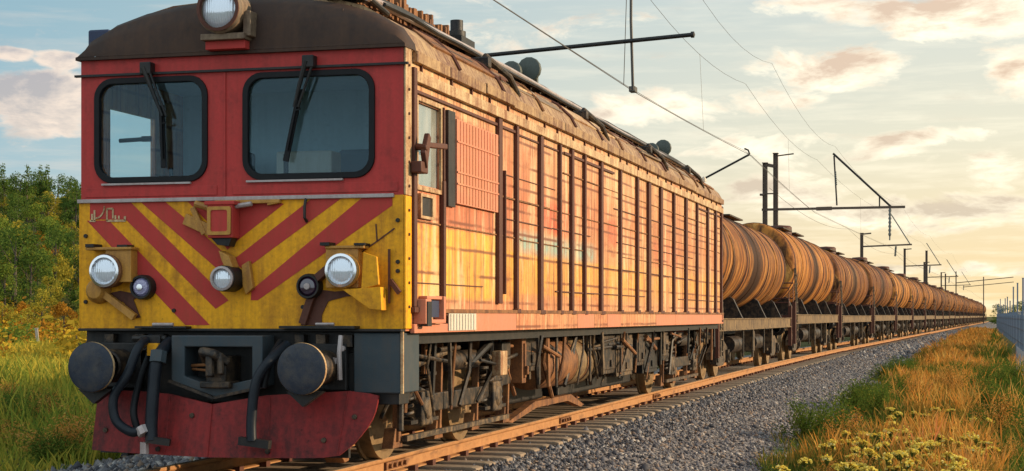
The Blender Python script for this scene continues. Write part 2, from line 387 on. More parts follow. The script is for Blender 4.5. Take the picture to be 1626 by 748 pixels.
def leafy(name, stops, trans=.35, zmix=None, scale=.7, spread=.35):
    """leaves or blades: colour by clump and by single leaf, light passes through them"""
    k = NT(name); c = k.coord()
    r = k.n('ShaderNodeNewGeometry').outputs['Random Per Island']
    n = k.noise(c, scale, 4, .6)
    f = k.math('ADD', k.math('MULTIPLY', n, 1.3), k.math('MULTIPLY', r, spread))
    f = k.math('SUBTRACT', f, .15 + spread / 2)
    col = k.ramp(f, stops)
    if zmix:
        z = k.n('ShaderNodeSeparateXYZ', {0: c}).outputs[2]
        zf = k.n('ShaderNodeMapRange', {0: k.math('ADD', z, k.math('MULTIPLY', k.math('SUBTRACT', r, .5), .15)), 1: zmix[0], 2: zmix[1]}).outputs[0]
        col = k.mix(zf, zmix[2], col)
    d = k.n('ShaderNodeBsdfDiffuse', {'Color': col}).outputs[0]
    t = k.n('ShaderNodeBsdfTranslucent', {'Color': col}).outputs[0]
    k.surface(k.n('ShaderNodeMixShader', {0: trans, 1: d, 2: t}).outputs[0])
    return k.mat
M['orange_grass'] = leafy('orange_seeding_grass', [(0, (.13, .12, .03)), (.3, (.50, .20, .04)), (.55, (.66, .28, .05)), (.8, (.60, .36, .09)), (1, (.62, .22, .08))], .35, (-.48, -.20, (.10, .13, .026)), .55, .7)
M['green_grass'] = leafy('green_grass', [(0, (.03, .06, .012)), (.4, (.07, .12, .02)), (.75, (.15, .18, .03)), (1, (.28, .23, .05))], .35, None, .6)
M['meadow_grass'] = leafy('meadow_grass', [(0, (.10, .14, .022)), (.32, (.20, .25, .035)), (.55, (.42, .34, .05)), (.8, (.66, .42, .045)), (1, (.58, .24, .035))], .35, None, .18)
M['flower'] = leafy('yellow_umbel_flowers', [(0, (.70, .50, .06)), (.5, (.86, .74, .17)), (1, (.90, .86, .50))], .4, None, 3, .8)
M['stem'] = leafy('flower_stem_green', [(0, (.05, .09, .02)), (1, (.13, .17, .04))], .3, None, 2)
M['leaf_dark'] = leafy('dark_green_leaves', [(0, (0.0325, 0.065, 0.0182)), (0.5, (0.078, 0.13, 0.026)), (1, (0.169, 0.182, 0.0325))], .35, None, .5)
M['leaf_green'] = leafy('mid_green_leaves', [(0, (0.078, 0.13, 0.026)), (0.5, (0.156, 0.208, 0.0338)), (1, (0.312, 0.273, 0.039))], .38, None, .5)
M['leaf_olive'] = leafy('olive_yellow_leaves', [(0, (0.156, 0.169, 0.026)), (0.5, (0.338, 0.286, 0.039)), (1, (0.572, 0.364, 0.039))], .38, None, .5)
M['leaf_orange'] = leafy('orange_autumn_leaves', [(0, (.24, .12, .02)), (.5, (.42, .20, .025)), (1, (.56, .25, .03))], .38, None, .6)
M['bark'] = worn('grey_brown_bark', (.09, .07, .05), (.05, .04, .03), .5, 5, .9)
# ================================================================== LOCOMOTIVE
LOCO = empty('locomotive')
tag(LOCO, 'weathered electric locomotive with red cab, yellow nose with red chevrons and long peeling side', 'locomotive')
W = 1.55; L = 19.85; SILL = 1.24; EAVE = 3.72; BELT = 2.42

# ---- cab front, upper red half with two rounded window openings
w1 = rrect(-1.385, 2.60, -.315, 3.50, .16); w2 = rrect(.075, 2.60, 1.265, 3.50, .16)
mb = MB(); mb.plate([(-W, BELT), (W, BELT), (W, EAVE), (-W, EAVE)], [w1, w2], 0, .05)
front = mb.build('cab_front', [M['red']], LOCO)
mb = MB(); mb.box((-1.60, -.035, 3.545), (1.60, -.002, 3.565)); mb.build('drip_rail', [M['black']], front)
mb = MB(); mb.box((-1.575, -.03, BELT - .022), (1.47, -.003, BELT + .012)); mb.build('belt_trim', [M['trim']], LOCO, .004)
for a, b in ((-1.33, -.45), (.09, 1.0)):
    mb = MB(); mb.box((a, -.03, 2.555), (b, -.002, 2.572)); mb.build('window_ledge', [M['trim']], front)
mb = MB(); mb.box((-.135, -.012, BELT + .02), (-.115, -.001, 3.54)); mb.build('centre_seam', [M['red']], front)
mb = MB()
for x0, x1, z0, z1 in ((-1.5, -.2, 2.45, 2.535), (-.05, 1.5, 2.45, 2.535)): mb.box((x0, -.008, z0), (x1, -.001, z1))
mb.build('lower_strake', [M['red']], front, .004)
# windscreens: rubber seal ring + glass pane
def ring(mb, lo_loop, hi_loop, y0, y1, m=0):
    n = len(lo_loop)
    v = [(x, y0, z) for x, z in lo_loop] + [(x, y0, z) for x, z in hi_loop] + [(x, y1, z) for x, z in lo_loop] + [(x, y1, z) for x, z in hi_loop]
    f = []
    for i in range(n):
        j = (i + 1) % n
        f += [(i, j, n+j, n+i), (2*n+i, 3*n+i, 3*n+j, 2*n+j), (i, 2*n+i, 2*n+j, j), (n+i, n+j, 3*n+j, 3*n+i)]
    mb.add(v, f, m)
for (x0, x1), lab in (((-1.385, -.315), 'smaller left windscreen with peeling seal'), ((.075, 1.265), 'wider windscreen with wiper leaning across it')):
    g = MB(); g.prism(rrect(x0 + .012, 2.612, x1 - .012, 3.488, .15), .018, .024)
    pane = g.build('windscreen', [M['glass']], LOCO); pane['label'] = lab
    s = MB(); ring(s, rrect(x0 - .026, 2.574, x1 + .026, 3.526, .18), rrect(x0 + .028, 2.628, x1 - .028, 3.472, .135), -.022, .03)
    s.build('window_seal', [M['rubber']], pane, .006)
# ---- yellow nose with painted chevrons (3 mm proud paint films in the panel's own mesh)
mb = MB(); mb.box((-W, 0, 1.26), (W, .05, BELT))
def film(poly, m, d=.003): mb.prism(poly, -d, .0005, 'y', m)
film([(-1.49, 2.24), (-1.27, 2.24), (-.27, 1.29), (-.51, 1.29)], 1)
film([(-1.05, 2.40), (-1.10, 2.40), (-1.31, 2.40), (-1.46, 2.40), (-1.46, 2.25), (-1.10, 2.245), (-.215, 1.435), (-.09, 1.51)], 1)
film([(-.95, 2.40), (-.71, 2.40), (-.44, 2.19), (-.13, 1.93), (-.14, 1.83), (-.21, 1.80)], 1)
film([(-.49, 2.40), (.31, 2.40), (.44, 2.36), (.02, 2.06), (-.10, 1.96), (-.28, 2.20)], 1)
film([(.70, 2.40), (.98, 2.40), (.06, 1.78), (-.06, 1.86)], 1)
film([(1.17, 2.40), (1.45, 2.40), (1.45, 2.33), (.19, 1.51), (.125, 1.51), (.13, 1.60)], 1)
nose = mb.build('nose_panel', [M['yellow'], M['stripe']], LOCO)
# worn painted number on the nose
mb = MB(); q = -.007
def st(x0, z0, x1, z1, w=.016): mb.bar((x0, q, z0), (x1, q, z1), .006, w, 0, (0, 0, 1)) if abs(x1-x0) > abs(z1-z0) else mb.bar((x0, q, z0), (x1, q, z1), w, .006, 0, (0, 1, 0))
st(-1.435, 2.235, -1.435, 2.30); st(-1.41, 2.235, -1.41, 2.335); st(-1.46, 2.235, -1.40, 2.235)
pts = [(-1.40 + .09*math.sin(R(a)), q, 2.26 + .11*(1-math.cos(R(a)))) for a in range(0, 95, 15)]
for a, b in zip(pts, pts[1:]): mb.bar(a, b, .006, .014)
st(-1.285, 2.235, -1.285, 2.345); st(-1.225, 2.255, -1.225, 2.345); st(-1.285, 2.345, -1.225, 2.345); st(-1.29, 2.235, -1.10, 2.235, .02)
st(-1.20, 2.25, -1.20, 2.285); st(-1.165, 2.25, -1.165, 2.28); st(-1.105, 2.235, -1.105, 2.275, .02)
mb.build('number_lettering', [M['cream']], nose)
# thin cracks and scuffs in the nose paint, bolts, mounting tabs
mb = MB()
for a, b in (((1.30, 2.17), (1.31, 2.02)), ((1.31, 2.02), (1.47, 2.13)), ((1.17, 1.93), (1.31, 2.02))):
    mb.bar((a[0], -.004, a[1]), (b[0], -.004, b[1]), .006, .012)
mb.build('paint_crack', [M['rib']], nose)
mb = MB()
for x, z in ((1.50, 1.84), (1.50, 1.76), (-1.50, 1.5), (1.50, 2.2), (-1.5, 2.1), (.62, 1.45), (-.62, 1.42)): mb = MB(); mb.lathe([(.0, -.018), (.018, -.018), (.02, 0)], (x, 0, z), 'y', 8); mb.build('bolt_head', [M['black']], nose)
# red socket box with broken mount under the belt
mb = MB(); mb.box((-.22, -.16, 2.06), (.02, -.004, 2.38)); mb.box((-.245, -.175, 2.35), (.045, -.004, 2.385)); mb.box((-.20, -.175, 2.10), (-.005, -.16, 2.32)); 
sock = mb.build('socket_box', [M['stripe']], LOCO, .008)
mb = MB(); ring(mb, rrect(-.212, 2.085, .012, 2.335, .02), rrect(-.18, 2.115, -.02, 2.305, .02), -.185, -.172); mb.build('socket_frame', [M['ochre']], sock)
mb = MB(); mb.bar((-.22, -.05, 2.12), (-.50, -.03, 2.24), .03, .10); mb.bar((-.30, -.05, 2.10), (-.42, -.04, 2.34), .03, .05); mb.build('broken_bracket', [M['ochre']], sock, .004)
mb = MB(); mb.tube([(-.24, -.09, 2.33), (-.37, -.09, 2.37)], .03); mb.build('socket_pin', [M['ochre']], sock)
mb = MB(); mb.tube([(.02, -.09, 2.34), (.17, -.09, 2.36)], .022); mb.build('socket_pin', [M['trim']], sock)
mb = MB(); mb.prism([(-.20, 2.06), (.0, 2.06), (-.03, 1.985), (-.14, 2.0)], -.13, -.004); mb.build('socket_shadow_lip', [M['black']], sock, .004)
mb = MB(); mb.box((-.20, -.06, 2.365), (.42, -.004, 2.397)); mb.bar((.42, -.03, 2.38), (.30, -.03, 2.36), .05, .03); mb.build('grab_bar', [M['ochre']], LOCO, .005)
mb = MB(); mb.tube([(.655, -.02, 2.40), (.655, -.05, 2.33), (.655, -.05, 2.23), (.66, -.01, 2.20)], .014); mb.build('nose_hook', [M['black']], LOCO)
# ---- lower headlights in box brackets
def headlight(x, z, s):
    mb = MB(); mb.lathe([(0, -.02), (.142, -.02), (.15, -.09), (.156, -.17), (.14, -.185), (.123, -.178), (.123, -.15), (.0, -.15)], (x, 0, z), 'y', 28)
    h = mb.build('headlight', [M['rust'] if s < 0 else M['ochre']], LOCO, 0, 35)
    mb = MB(); mb.lathe([(.143, -.168), (.145, -.195), (.122, -.20), (.119, -.172)], (x, 0, z), 'y', 28); mb.build('lamp_rim', [M['silver']], h)
    mb = MB(); mb.lathe([(.120, -.172), (.10, -.190), (.065, -.202), (0, -.208)], (x, 0, z), 'y', 28); mb.build('lens', [M['lens']], h)
    mb = MB()
    if s < 0: mb.box((x-.02, -.13, z-.10), (x+.235, -.004, z+.19)); mb.box((x-.21, -.15, z+.19), (x+.25, -.004, z+.215))
    else: mb.box((x-.17, -.11, z-.15), (x+.13, -.004, z+.19)); mb.box((x-.17, -.13, z+.19), (x+.19, -.004, z+.215))
    mb.build('lamp_bracket', [M['ochre']], h, .006)
    mb = MB(); mb.box((x-.205, -.16, z+.216), (x-.12, -.004, z+.245)); mb.build('bracket_clip', [M['black']], h); mb = MB(); mb.box((x+.1, -.14, z+.216), (x+.2, -.004, z+.236)); mb.build('bracket_clip', [M['black']], h)
    return h
hl = headlight(-1.215, 1.775, -1); hr = headlight(1.045, 1.765, 1)
mb = MB(); mb.prism([(1.24, 1.92), (1.36, 1.88), (1.38, 1.64), (1.22, 1.60)], -.16, -.125); mb.prism([(1.05, 1.60), (1.40, 1.62), (1.41, 1.42), (1.30, 1.43)], -.17, -.02); mb.build('torn_flap', [M['yellow']], hr, .004)
mb = MB(); mb.bar((1.43, -.03, 1.95), (1.43, -.03, 1.48), .02, .012, 0, (0, 1, 0)); mb.bar((1.44, -.03, 1.68), (1.53, -.05, 1.57), .03, .04); mb.build('bent_strip', [M['rib']], hr)
mb = MB(); mb.lathe([(0, -.12), (.07, -.11), (.11, -.06), (.12, -.004)], (-1.36, 0, 1.60), 'y', 16); mb.bar((-1.30, -.05, 1.58), (-.98, -.06, 1.36), .05, .06); mb.build('dented_fairing', [M['ochre']], hl)
# dark torn hollow below each headlight: dents and holes shown as dark plate pieces
mb = MB(); mb.prism([(-1.36, 1.56), (-1.15, 1.60), (-.93, 1.56), (-1.02, 1.52), (-.95, 1.36), (-1.0, 1.35), (-1.12, 1.50), (-1.28, 1.50)], -.012, -.003); mb.build('torn_edge', [M['rib']], hl)
mb = MB(); mb.prism([(.60, 1.29), (.72, 1.52), (.80, 1.60), (.92, 1.585), (1.0, 1.59), (1.35, 1.57), (1.02, 1.54), (.86, 1.50), (.80, 1.38), (.80, 1.29)], -.012, -.003); mb.build('torn_edge', [M['rib']], hr)
# marker lamps
def marker(x, z, r, mat, lab):
    mb = MB(); mb.lathe([(0, -.004), (r*1.28, -.004), (r*1.28, -.07), (r*1.18, -.10), (r*1.0, -.10), (r*.98, -.07), (0, -.07)], (x, 0, z), 'y', 24)
    o = mb.build('marker_light', [M['black']], LOCO, 0, 35); o['label'] = lab
    mb = MB(); mb.lathe([(r*.98, -.075), (r*.75, -.098), (.0, -.108)], (x, 0, z), 'y', 24); mb.build('lens', [mat], o)
    mb = MB(); mb.lathe([(r*.32, -.103), (r*.32, -.118), (0, -.12)], (x, 0, z), 'y', 12); mb.build('lamp_cap', [M['silver'] if mat is M['marker'] else M['trim']], o)
    return o
marker(-.905, 1.63, .088, M['marker'], 'violet marker light'); mr = marker(.70, 1.63, .088, M['marker_dark'], 'dark red marker light')
mb = MB(); mb.bar((.78, -.06, 1.70), (.92, -.09, 1.80), .07, .07); mb.bar((.72, -.04, 1.55), (.63, -.03, 1.30), .05, .07); mb.build('lamp_arm', [M['rib']], mr, .005)
mb = MB(); mb.lathe([(.0, -.004), (.115, -.004), (.115, -.22), (.10, -.24), (.09, -.235), (.088, -.2), (0, -.2)], (-.045, 0, 1.70), 'y', 24)
cl = mb.build('centre_light', [M['black']], LOCO, 0, 35)
mb = MB(); mb.lathe([(.107, -.222), (.108, -.25), (.088, -.255), (.087, -.22)], (-.045, 0, 1.70), 'y', 24); mb.build('lamp_rim', [M['trim']], cl)
mb = MB(); mb.lathe([(.087, -.22), (.06, -.238), (0, -.245)], (-.045, 0, 1.70), 'y', 20); mb.build('lens', [M['lens']], cl)
mb = MB(); mb.prism([(-.12, 1.95), (-.02, 1.90), (.02, 1.80), (-.06, 1.80), (-.09, 1.86)], -.15, -.01); mb.prism([(.06, 1.82), (.13, 1.86), (.17, 1.62), (.10, 1.56), (.07, 1.64)], -.06, -.004); mb.build('lamp_housing', [M['ochre']], cl, .006)
# ---- roof lamp
mb = MB(); mb.lathe([(0, .18), (.13, .17), (.195, .08), (.21, -.06), (.215, -.20), (.195, -.225), (.172, -.215), (.17, -.16), (0, -.14)], (-.075, -.02, 4.065), 'y', 32)
rl = mb.build('roof_headlight', [M['roof_grime']], LOCO, 0, 35)
mb = MB(); mb.lathe([(.17, -.19), (.13, -.228), (.07, -.25), (0, -.258)], (-.075, -.02, 4.065), 'y', 28); mb.build('lens', [M['lens']], rl)
mb = MB(); mb.lathe([(.196, -.222), (.20, -.245), (.172, -.25), (.170, -.212)], (-.075, -.02, 4.065), 'y', 32); mb.build('lamp_rim', [M['rib']], rl)
mb = MB(); mb.box((-.27, -.20, 3.80), (.15, .25, 3.855)); mb.box((.12, -.16, 3.83), (.19, .2, 4.05)); mb.build('lamp_shelf', [M['roof_grime']], rl, .006)
mb = MB(); mb.box((-.25, -.14, 3.725), (.13, .1, 3.80)); mb.build('lamp_base', [M['stripe']], rl, .006)
# ---- wipers
def wiper(p, q, t, lab):
    mb = MB(); mb.box((p[0]-.055, -.10, p[1]-.06), (p[0]+.055, -.002, p[1]+.05)); o = mb.build('wiper', [M['black']], LOCO, .01); o['label'] = lab
    mb = MB(); mb.tube([(p[0]-.02, -.09, p[1]), (q[0], -.075, q[1])], [.026, .014]); mb.tube([(p[0]+.04, -.085, p[1]-.04), (q[0]+.035, -.07, q[1])], .012); mb.build('wiper_arm', [M['black']], o)
    mb = MB(); a = Vector((q[0]+t[0], -.045, q[1]+t[1])); b = Vector((q[0]+t[2], -.045, q[1]+t[3])); mb.bar(a, b, .018, .05, 0, (1, 0, 0)); mb.bar(a.lerp(b, .15)+Vector((0,-.025,0)), b.lerp(a, .15)+Vector((0,-.025,0)), .02, .02); mb.bar(a.lerp(b,.3)+Vector((.0,-.03,0)), a.lerp(b,.3)+Vector((.05,-.03,.01)), .012, .012); mb.build('wiper_blade', [M['rubber']], o)
wiper((-.86, 3.60), (-.70, 3.16), (-.02, .10, .0, -.46), 'wiper on the smaller windscreen')
wiper((.70, 3.60), (.565, 3.20), (.05, .16, -.09, -.47), 'wiper on the wider windscreen')
# ---- side walls of the cab and body: boxes butted round the cab side windows
def shell(x0, x1, y0, y1, z0, z1, mb): mb.box((x0, y0, z0), (x1, y1, z1))
mb = MB(); a, b = W - .05, W
shell(a, b, .052, .34, SILL, EAVE, mb); shell(a, b, .34, 1.02, SILL, 2.54, mb); shell(a, b, .34, 1.02, 3.27, EAVE, mb); shell(a, b, 1.02, L, SILL, EAVE, mb)
side = mb.build('side_wall', [M['side']], LOCO, normals=False); side['label'] = 'peeling cream, pink and yellow side wall'
mb = MB(); a, b = -W, -W + .05
shell(a, b, .052, .45, SILL, EAVE, mb); shell(a, b, .45, 1.35, SILL, 2.62, mb); shell(a, b, .45, 1.35, 3.32, EAVE, mb); shell(a, b, 1.35, L, SILL, EAVE, mb)
mb.build('side_wall', [M['side']], LOCO, normals=False)['label'] = 'far side wall'
mb = MB(); mb.box((-W, L, SILL), (W, L + .05, EAVE)); mb.build('rear_wall', [M['side']], LOCO)
# corner trims: cream on the upper red, yellow below
mb = MB(); mb.box((W + .002, .0, BELT), (W + .022, .16, EAVE - .02)); mb.build('corner_trim', [M['cream']], LOCO, .006)
mb = MB(); mb.box((W + .002, .0, 1.26), (W + .022, .16, BELT - .005)); mb.build('corner_trim', [M['yellow']], LOCO, .006)
mb = MB(); mb.box((-W - .022, .0, 1.26), (-W - .002, .16, BELT)); mb.build('corner_trim', [M['yellow']], LOCO, .006)
for i in range(11): mb = MB(); mb.lathe([(0, .014), (.012, .012), (.014, 0)], (W + .022, .08, 1.45 + i*.21), 'x', 8); mb.build('rivet', [M['rib']], LOCO)
# ---- cab interior
mb = MB(); mb.box((-W + .06, .08, 1.70), (W - .06, 1.95, 1.76)); mb.box((-W + .06, 1.95, 1.70), (W - .06, 2.0, 3.68)); mb.box((-W + .06, .08, 3.62), (W - .06, 1.95, 3.66))
cab = mb.build('cab_interior', [M['cab']], LOCO)
mb = MB(); mb.box((-1.4, .12, 1.77), (1.4, .62, 2.52)); mb.box((.2, .2, 2.52), (.9, .6, 2.64)); mb.build('driver_desk', [M['slate']], cab, .02)
for x in (.62, -.75):
    mb = MB(); mb.box((x-.24, 1.05, 2.05), (x+.24, 1.5, 2.18)); mb.box((x-.24, 1.45, 2.18), (x+.24, 1.58, 2.98)); mb.tube([(x, 1.25, 1.77), (x, 1.25, 2.05)], .05); mb.build('driver_seat', [M['seat']], cab, .04)
mb = MB(); mb.box((-.15, 1.2, 1.8), (.42, 1.945, 2.95)); mb.build('cab_cupboard', [M['white']], cab, .02); mb = MB(); mb.box((.55, 1.9, 2.75), (1.3, 1.94, 3.2)); mb.build('cab_panel', [M['slate']], cab, .01); mb = MB(); mb.tube([(.5, 1.88, 2.72), (1.4, 1.88, 2.72)], .02); mb.build('cab_rail', [M['trim']], cab)
mb = MB(); mb.tube([(-1.35, .35, 3.0), (-1.05, .35, 3.01)], .02); mb.bar((-1.12, .35, 3.01), (-1.03, .35, 3.01), .03, .05); mb.tube([(-.9, .5, 2.5), (-.9, .5, 2.75)], .02); mb.tube([(.25, .5, 2.6), (.25, .5, 2.85)], .025); mb.tube([(1.1, .5, 2.5), (1.1, .5, 2.72)], .02); mb.build('cab_lever', [M['black']], cab)
# side windows
mb = MB(); mb.box((W - .03, .345, 2.545), (W - .022, 1.015, 3.265)); sw = mb.build('side_window', [M['side_glass']], LOCO); sw['label'] = 'pale cab side window'
mb = MB(); mb.box((W - .05, .345, 2.545), (W - .04, 1.015, 3.265)); mb.build('reflection_sheet', [M['reflection_cream']], sw)  # added cream sheet behind the pane, backs the painted sky reflection
mb = MB()
for (y0, y1, z0, z1) in ((.30, .345, 2.49, 3.32), (1.015, 1.06, 2.49, 3.32), (.345, 1.015, 2.49, 2.53), (.345, 1.015, 3.28, 3.32)): mb.box((W + .001, y0, z0), (W + .025, y1, z1))
mb.build('window_frame', [M['cream']], sw, .004)
mb = MB(); mb.box((-W + .02, .455, 2.625), (-W + .03, 1.345, 3.315)); mb.build('side_window', [M['clear_glass']], LOCO)
# ---- vertical posts of the long side
rr_p = random.Random(9)
posts = [(.215, .13, 1.45, 3.55), (1.07, .11, 1.45, 2.62), (1.06, .05, 2.62, 3.30), (3.02, .17, 1.50, 3.42), (3.22, .05, 1.6, 2.9), (3.72, .12, 1.45, 3.42), (4.80, .16, 1.44, 3.42), (5.74, .13, 1.44, 3.42),
         (6.38, .16, 1.44, 3.42), (7.10, .11, 1.44, 3.42), (8.12, .24, 1.44, 3.42), (9.42, .15, 1.46, 3.42), (10.70, .16, 1.46, 3.42), (11.66, .32, 1.46, 3.42), (12.72, .24, 1.46, 3.42),
         (13.97, .20, 1.46, 3.42), (15.25, .30, 1.46, 3.42), (16.52, .2, 1.46, 3.42), (17.84, .22, 1.46, 3.42), (18.9, .2, 1.46, 3.42), (19.7, .14, 1.3, 3.5)]
for y, w, z0, z1 in posts:
    mb = MB(); w *= rr_p.uniform(.5, .8); mb.box((W + .002, y - w/2, z0), (W + .045, y + w/2, z1)); 
    if z0 < 1.5 and z1 > 3: mb.box((W + .002, y - w*.9, z0 - .05), (W + .06, y + w*.9, z0 - .001))
    mb.build('side_post', [M['rib']], LOCO, .006)
# door post hardware, mirror bracket
mb = MB(); mb.tube([(W + .01, .22, 2.86), (W + .16, .18, 2.84)], .03); mb.prism([(.15, 2.80), (.27, 2.98), (.33, 2.94), (.22, 2.66)], W + .10, W + .15, 'x'); mb.bar((W + .12, .22, 2.87), (W + .16, .72, 2.90), .04, .05); mb.box((W + .03, .1, 2.62), (W + .13, .3, 2.72)); mb.build('mirror_bracket', [M['rib']], LOCO, .01)
# sliding red panel and dark slot beside it
mb = MB(); mb.box((W + .006, 1.46, 2.44), (W + .04, 2.92, 3.24)); 
for i in range(1, 14): mb.box((W + .04, 1.46 + i*.104, 2.45), (W + .046, 1.467 + i*.104, 3.23))
for z in (2.62, 2.73, 3.02): mb.box((W + .04, 1.46, z), (W + .05, 2.92, z + .016))
mb.build('sliding_panel', [M['pink']], LOCO)['label'] = 'faded red sliding panel'
mb = MB(); mb.box((W + .002, 1.22, 2.40), (W + .03, 1.44, 3.30)); mb.build('door_slot', [M['black']], LOCO)
mb = MB(); mb.box((W + .002, .42, 2.27), (W + .02, .72, 2.43)); mb.build('wall_recess', [M['black']], LOCO)
mb = MB(); ring_pts = ((.38, .42, 2.24, 2.46), (.72, .77, 2.24, 2.46), (.42, .72, 2.24, 2.265), (.42, .72, 2.435, 2.46))
for y0, y1, z0, z1 in ring_pts: mb.box((W + .003, y0, z0), (W + .035, y1, z1))
mb.build('recess_frame', [M['cream']], LOCO)
# long horizontal battens and cornice
rr = random.Random(3)
for z, y0, y1, h, d, mt in ((1.66, .3, 19.7, .014, .016, 'rib'), (1.92, .3, 3.0, .016, .02, 'rib'), (2.02, 3.1, 19.7, .016, .018, 'rib'), (2.20, .3, 19.7, .012, .014, 'rust'), (2.40, 3.1, 19.6, .014, .016, 'rib'), (2.62, 3.1, 19.6, .016, .018, 'rust'), (2.86, 3.1, 19.6, .014, .016, 'rib'), (3.10, 3.1, 19.6, .014, .018, 'rust'), (3.335, .3, 19.7, .03, .03, 'rib'), (1.78, .3, 3.0, .02, .03, 'cream'), (2.30, 1.1, 3.0, .01, .012, 'rust')):
    y = y0
    while y < y1:
        e = min(y1, y + rr.uniform(1.6, 4.0)); dz = rr.uniform(-.008, .008); k_h = rr.uniform(.45, 1.1)
        if rr.random() < .72: mb = MB(); mb.box((W + .001, y, z + dz), (W + d*k_h, e - .012, z + dz + h*k_h)); mb.build('batten', [M[mt]], LOCO)
        y = e
mb = MB(); y = .24
while y < L:
    e = min(L, y + rr.uniform(1.4, 2.6)); mb.box((W + .002, y, 3.43), (W + .05, e - .015, 3.53)); y = e
mb.build('cornice', [M['cream']], LOCO, .005)
mb = MB(); y = .24
while y < L:
    e = min(L, y + rr.uniform(1.0, 2.6)); o_ = rr.uniform(0, .012); mb.box((W + .002, y, 3.60 + o_), (W + .05 + o_, e - .02, 3.70 + o_)); y = e
mb.build('gutter', [M['roof_cream']], LOCO, .005)
for i in range(26):
    y = .5 + i*.74 + rr.uniform(-.2, .2); mb = MB(); mb.box((W + .002, y, 3.53 + .002), (W + .022, y + .025, 3.598)); mb.build('cornice_cleat', [M['rib']], LOCO)
# rust-coloured lower sill with pale patch panels
mb = MB(); y = .17
tags = []
while y < L:
    e = min(L, y + rr.uniform(.8, 2.0)); mb.box((W + .002, y, 1.22), (W + .045, e - .012, 1.405 if y > 1 else 1.30), 0 if rr.random() > .3 else 1); y = e
mb.build('sill_plate', [M['pink'], M['side']], LOCO, .004)
mb = MB(); mb.box((W + .047, 1.15, 1.235), (W + .058, 2.05, 1.395))
for i in range(9): mb.box((W + .058, 1.19 + i*.095, 1.24), (W + .066, 1.205 + i*.095, 1.39))
mb.build('pale_vent', [M['white']], LOCO)
mb = MB(); mb.box((W + .002, .24, 1.40), (W + .055, L, 1.436)); mb.build('ledge', [M['rust']], LOCO)
# step box at the corner
mb = MB(); mb.box((W + .002, .26, 1.30), (W + .12, .42, 1.52)); mb.box((W + .002, .42, 1.305), (W + .10, .92, 1.34)); mb.box((W + .002, .86, 1.34), (W + .1, .92, 1.55)); mb.box((W + .002, .42, 1.52), (W + .08, .92, 1.55))
stp = mb.build('step_box', [M['pink']], LOCO, .006)
mb = MB(); mb.box((W + .004, .44, 1.36), (W + .07, .80, 1.51)); mb.build('step_tread', [M['blue']], stp)
mb = MB(); mb.box((W + .06, .28, 1.28), (W + .13, .40, 1.50)); mb.build('step_plate', [M['black']], stp)
# ---- roof
prof = [(W + .03, 3.70), (W + .02, 3.76), (1.47, 3.90), (1.25, 4.03), (.95, 4.12), (.6, 4.18), (.3, 4.205), (0, 4.215)]
prof = prof + [(-x, z) for x, z in prof[-2::-1]]
secs = [(-.045, .05), (-.03, .55), (.03, .86), (.12, 1.0), (.26, 1.01)]
mb = MB(); vs = []; n = len(prof)
for y, s in secs: vs += [(x, y, 3.70 + (z - 3.70) * s + (.025 if s < .1 else 0)) for x, z in prof]
fs = []
for i in range(len(secs) - 1):
    for j in range(n - 1): fs.append((i*n + j, i*n + j + 1, (i+1)*n + j + 1, (i+1)*n + j))
mb.add(vs, fs, 0, True); mb.add([vs[i] for i in range(n)], [tuple(range(n))], 0)
mb.box((-W - .03, -.05, 3.695), (W + .03, .1, 3.722))
mb.build('cab_roof', [M['roof_brown']], LOCO, 0, 50, )
mb = MB()
for x in (-.72, -.1, .98): mb.tube([(x, -.035, 3.82), (x, .03, 3.70 + .86*(4.215 - .12*abs(x) - 3.70) + .01), (x, .25, 4.215 - .09*abs(x)**1.6)], .008)
mb.build('roof_seam', [M['roof_brown']], LOCO)
pr2 = [(W + .02, 3.71), (1.50, 3.84), (1.33, 4.00), (1.08, 4.13), (.75, 4.21), (0, 4.25)]
pr2 = pr2 + [(-x, z) for x, z in pr2[-2::-1]]; n = len(pr2)
mb = MB(); ys = [.24, 3.2, 6.6, 9.6, 13.2, 16.6, L + .05]
vs = [(x, y, z + (0 if abs(x) > 1.5 else rr.uniform(-.01, .01))) for y in ys for x, z in pr2]
mb.add(vs, [(i*n+j, i*n+j+1, (i+1)*n+j+1, (i+1)*n+j) for i in range(len(ys)-1) for j in range(n-1)], 0, True)
mb.add(vs[:n], [tuple(range(n))]); mb.add(vs[-n:], [tuple(range(n))])
roof = mb.build('roof', [M['roof_cream']], LOCO, 0, 25)
for y in [1.6, 3.2, 4.9, 6.6, 8.2, 9.6, 11.4, 13.2, 15, 16.6, 18.2]:
    mb = MB()
    mb.tube([(x*1.005, y, z + .012) for x, z in pr2[:6]], .022, 6); mb.build('roof_rib', [M['rust'] if rr.random() < .5 else M['rib']], roof)
for y0, y1, x0, x1, mt in ((1.0, 3.1, 1.30, 1.50, 'rust'), (3.5, 6.3, 1.28, 1.48, 'roof_grime'), (6.9, 9.3, 1.30, 1.49, 'cream'), (10, 13, 1.28, 1.47, 'roof_cream'), (13.6, 16.3, 1.28, 1.48, 'roof_grime')):
    mb = MB(); z0 = 3.86; mb.add([(x1 + .01, y0, 3.87), (x1 + .01, y1, 3.87), (x0, y1, 4.04), (x0, y0, 4.04), (x1 - .02, y0, 3.84), (x1 - .02, y1, 3.84), (x0 - .02, y1, 4.0), (x0 - .02, y0, 4.0)], [(0,1,2,3),(7,6,5,4),(0,4,5,1),(1,5,6,2),(2,6,7,3),(3,7,4,0)]); mb.build('roof_hatch', [M[mt]], roof, .006)
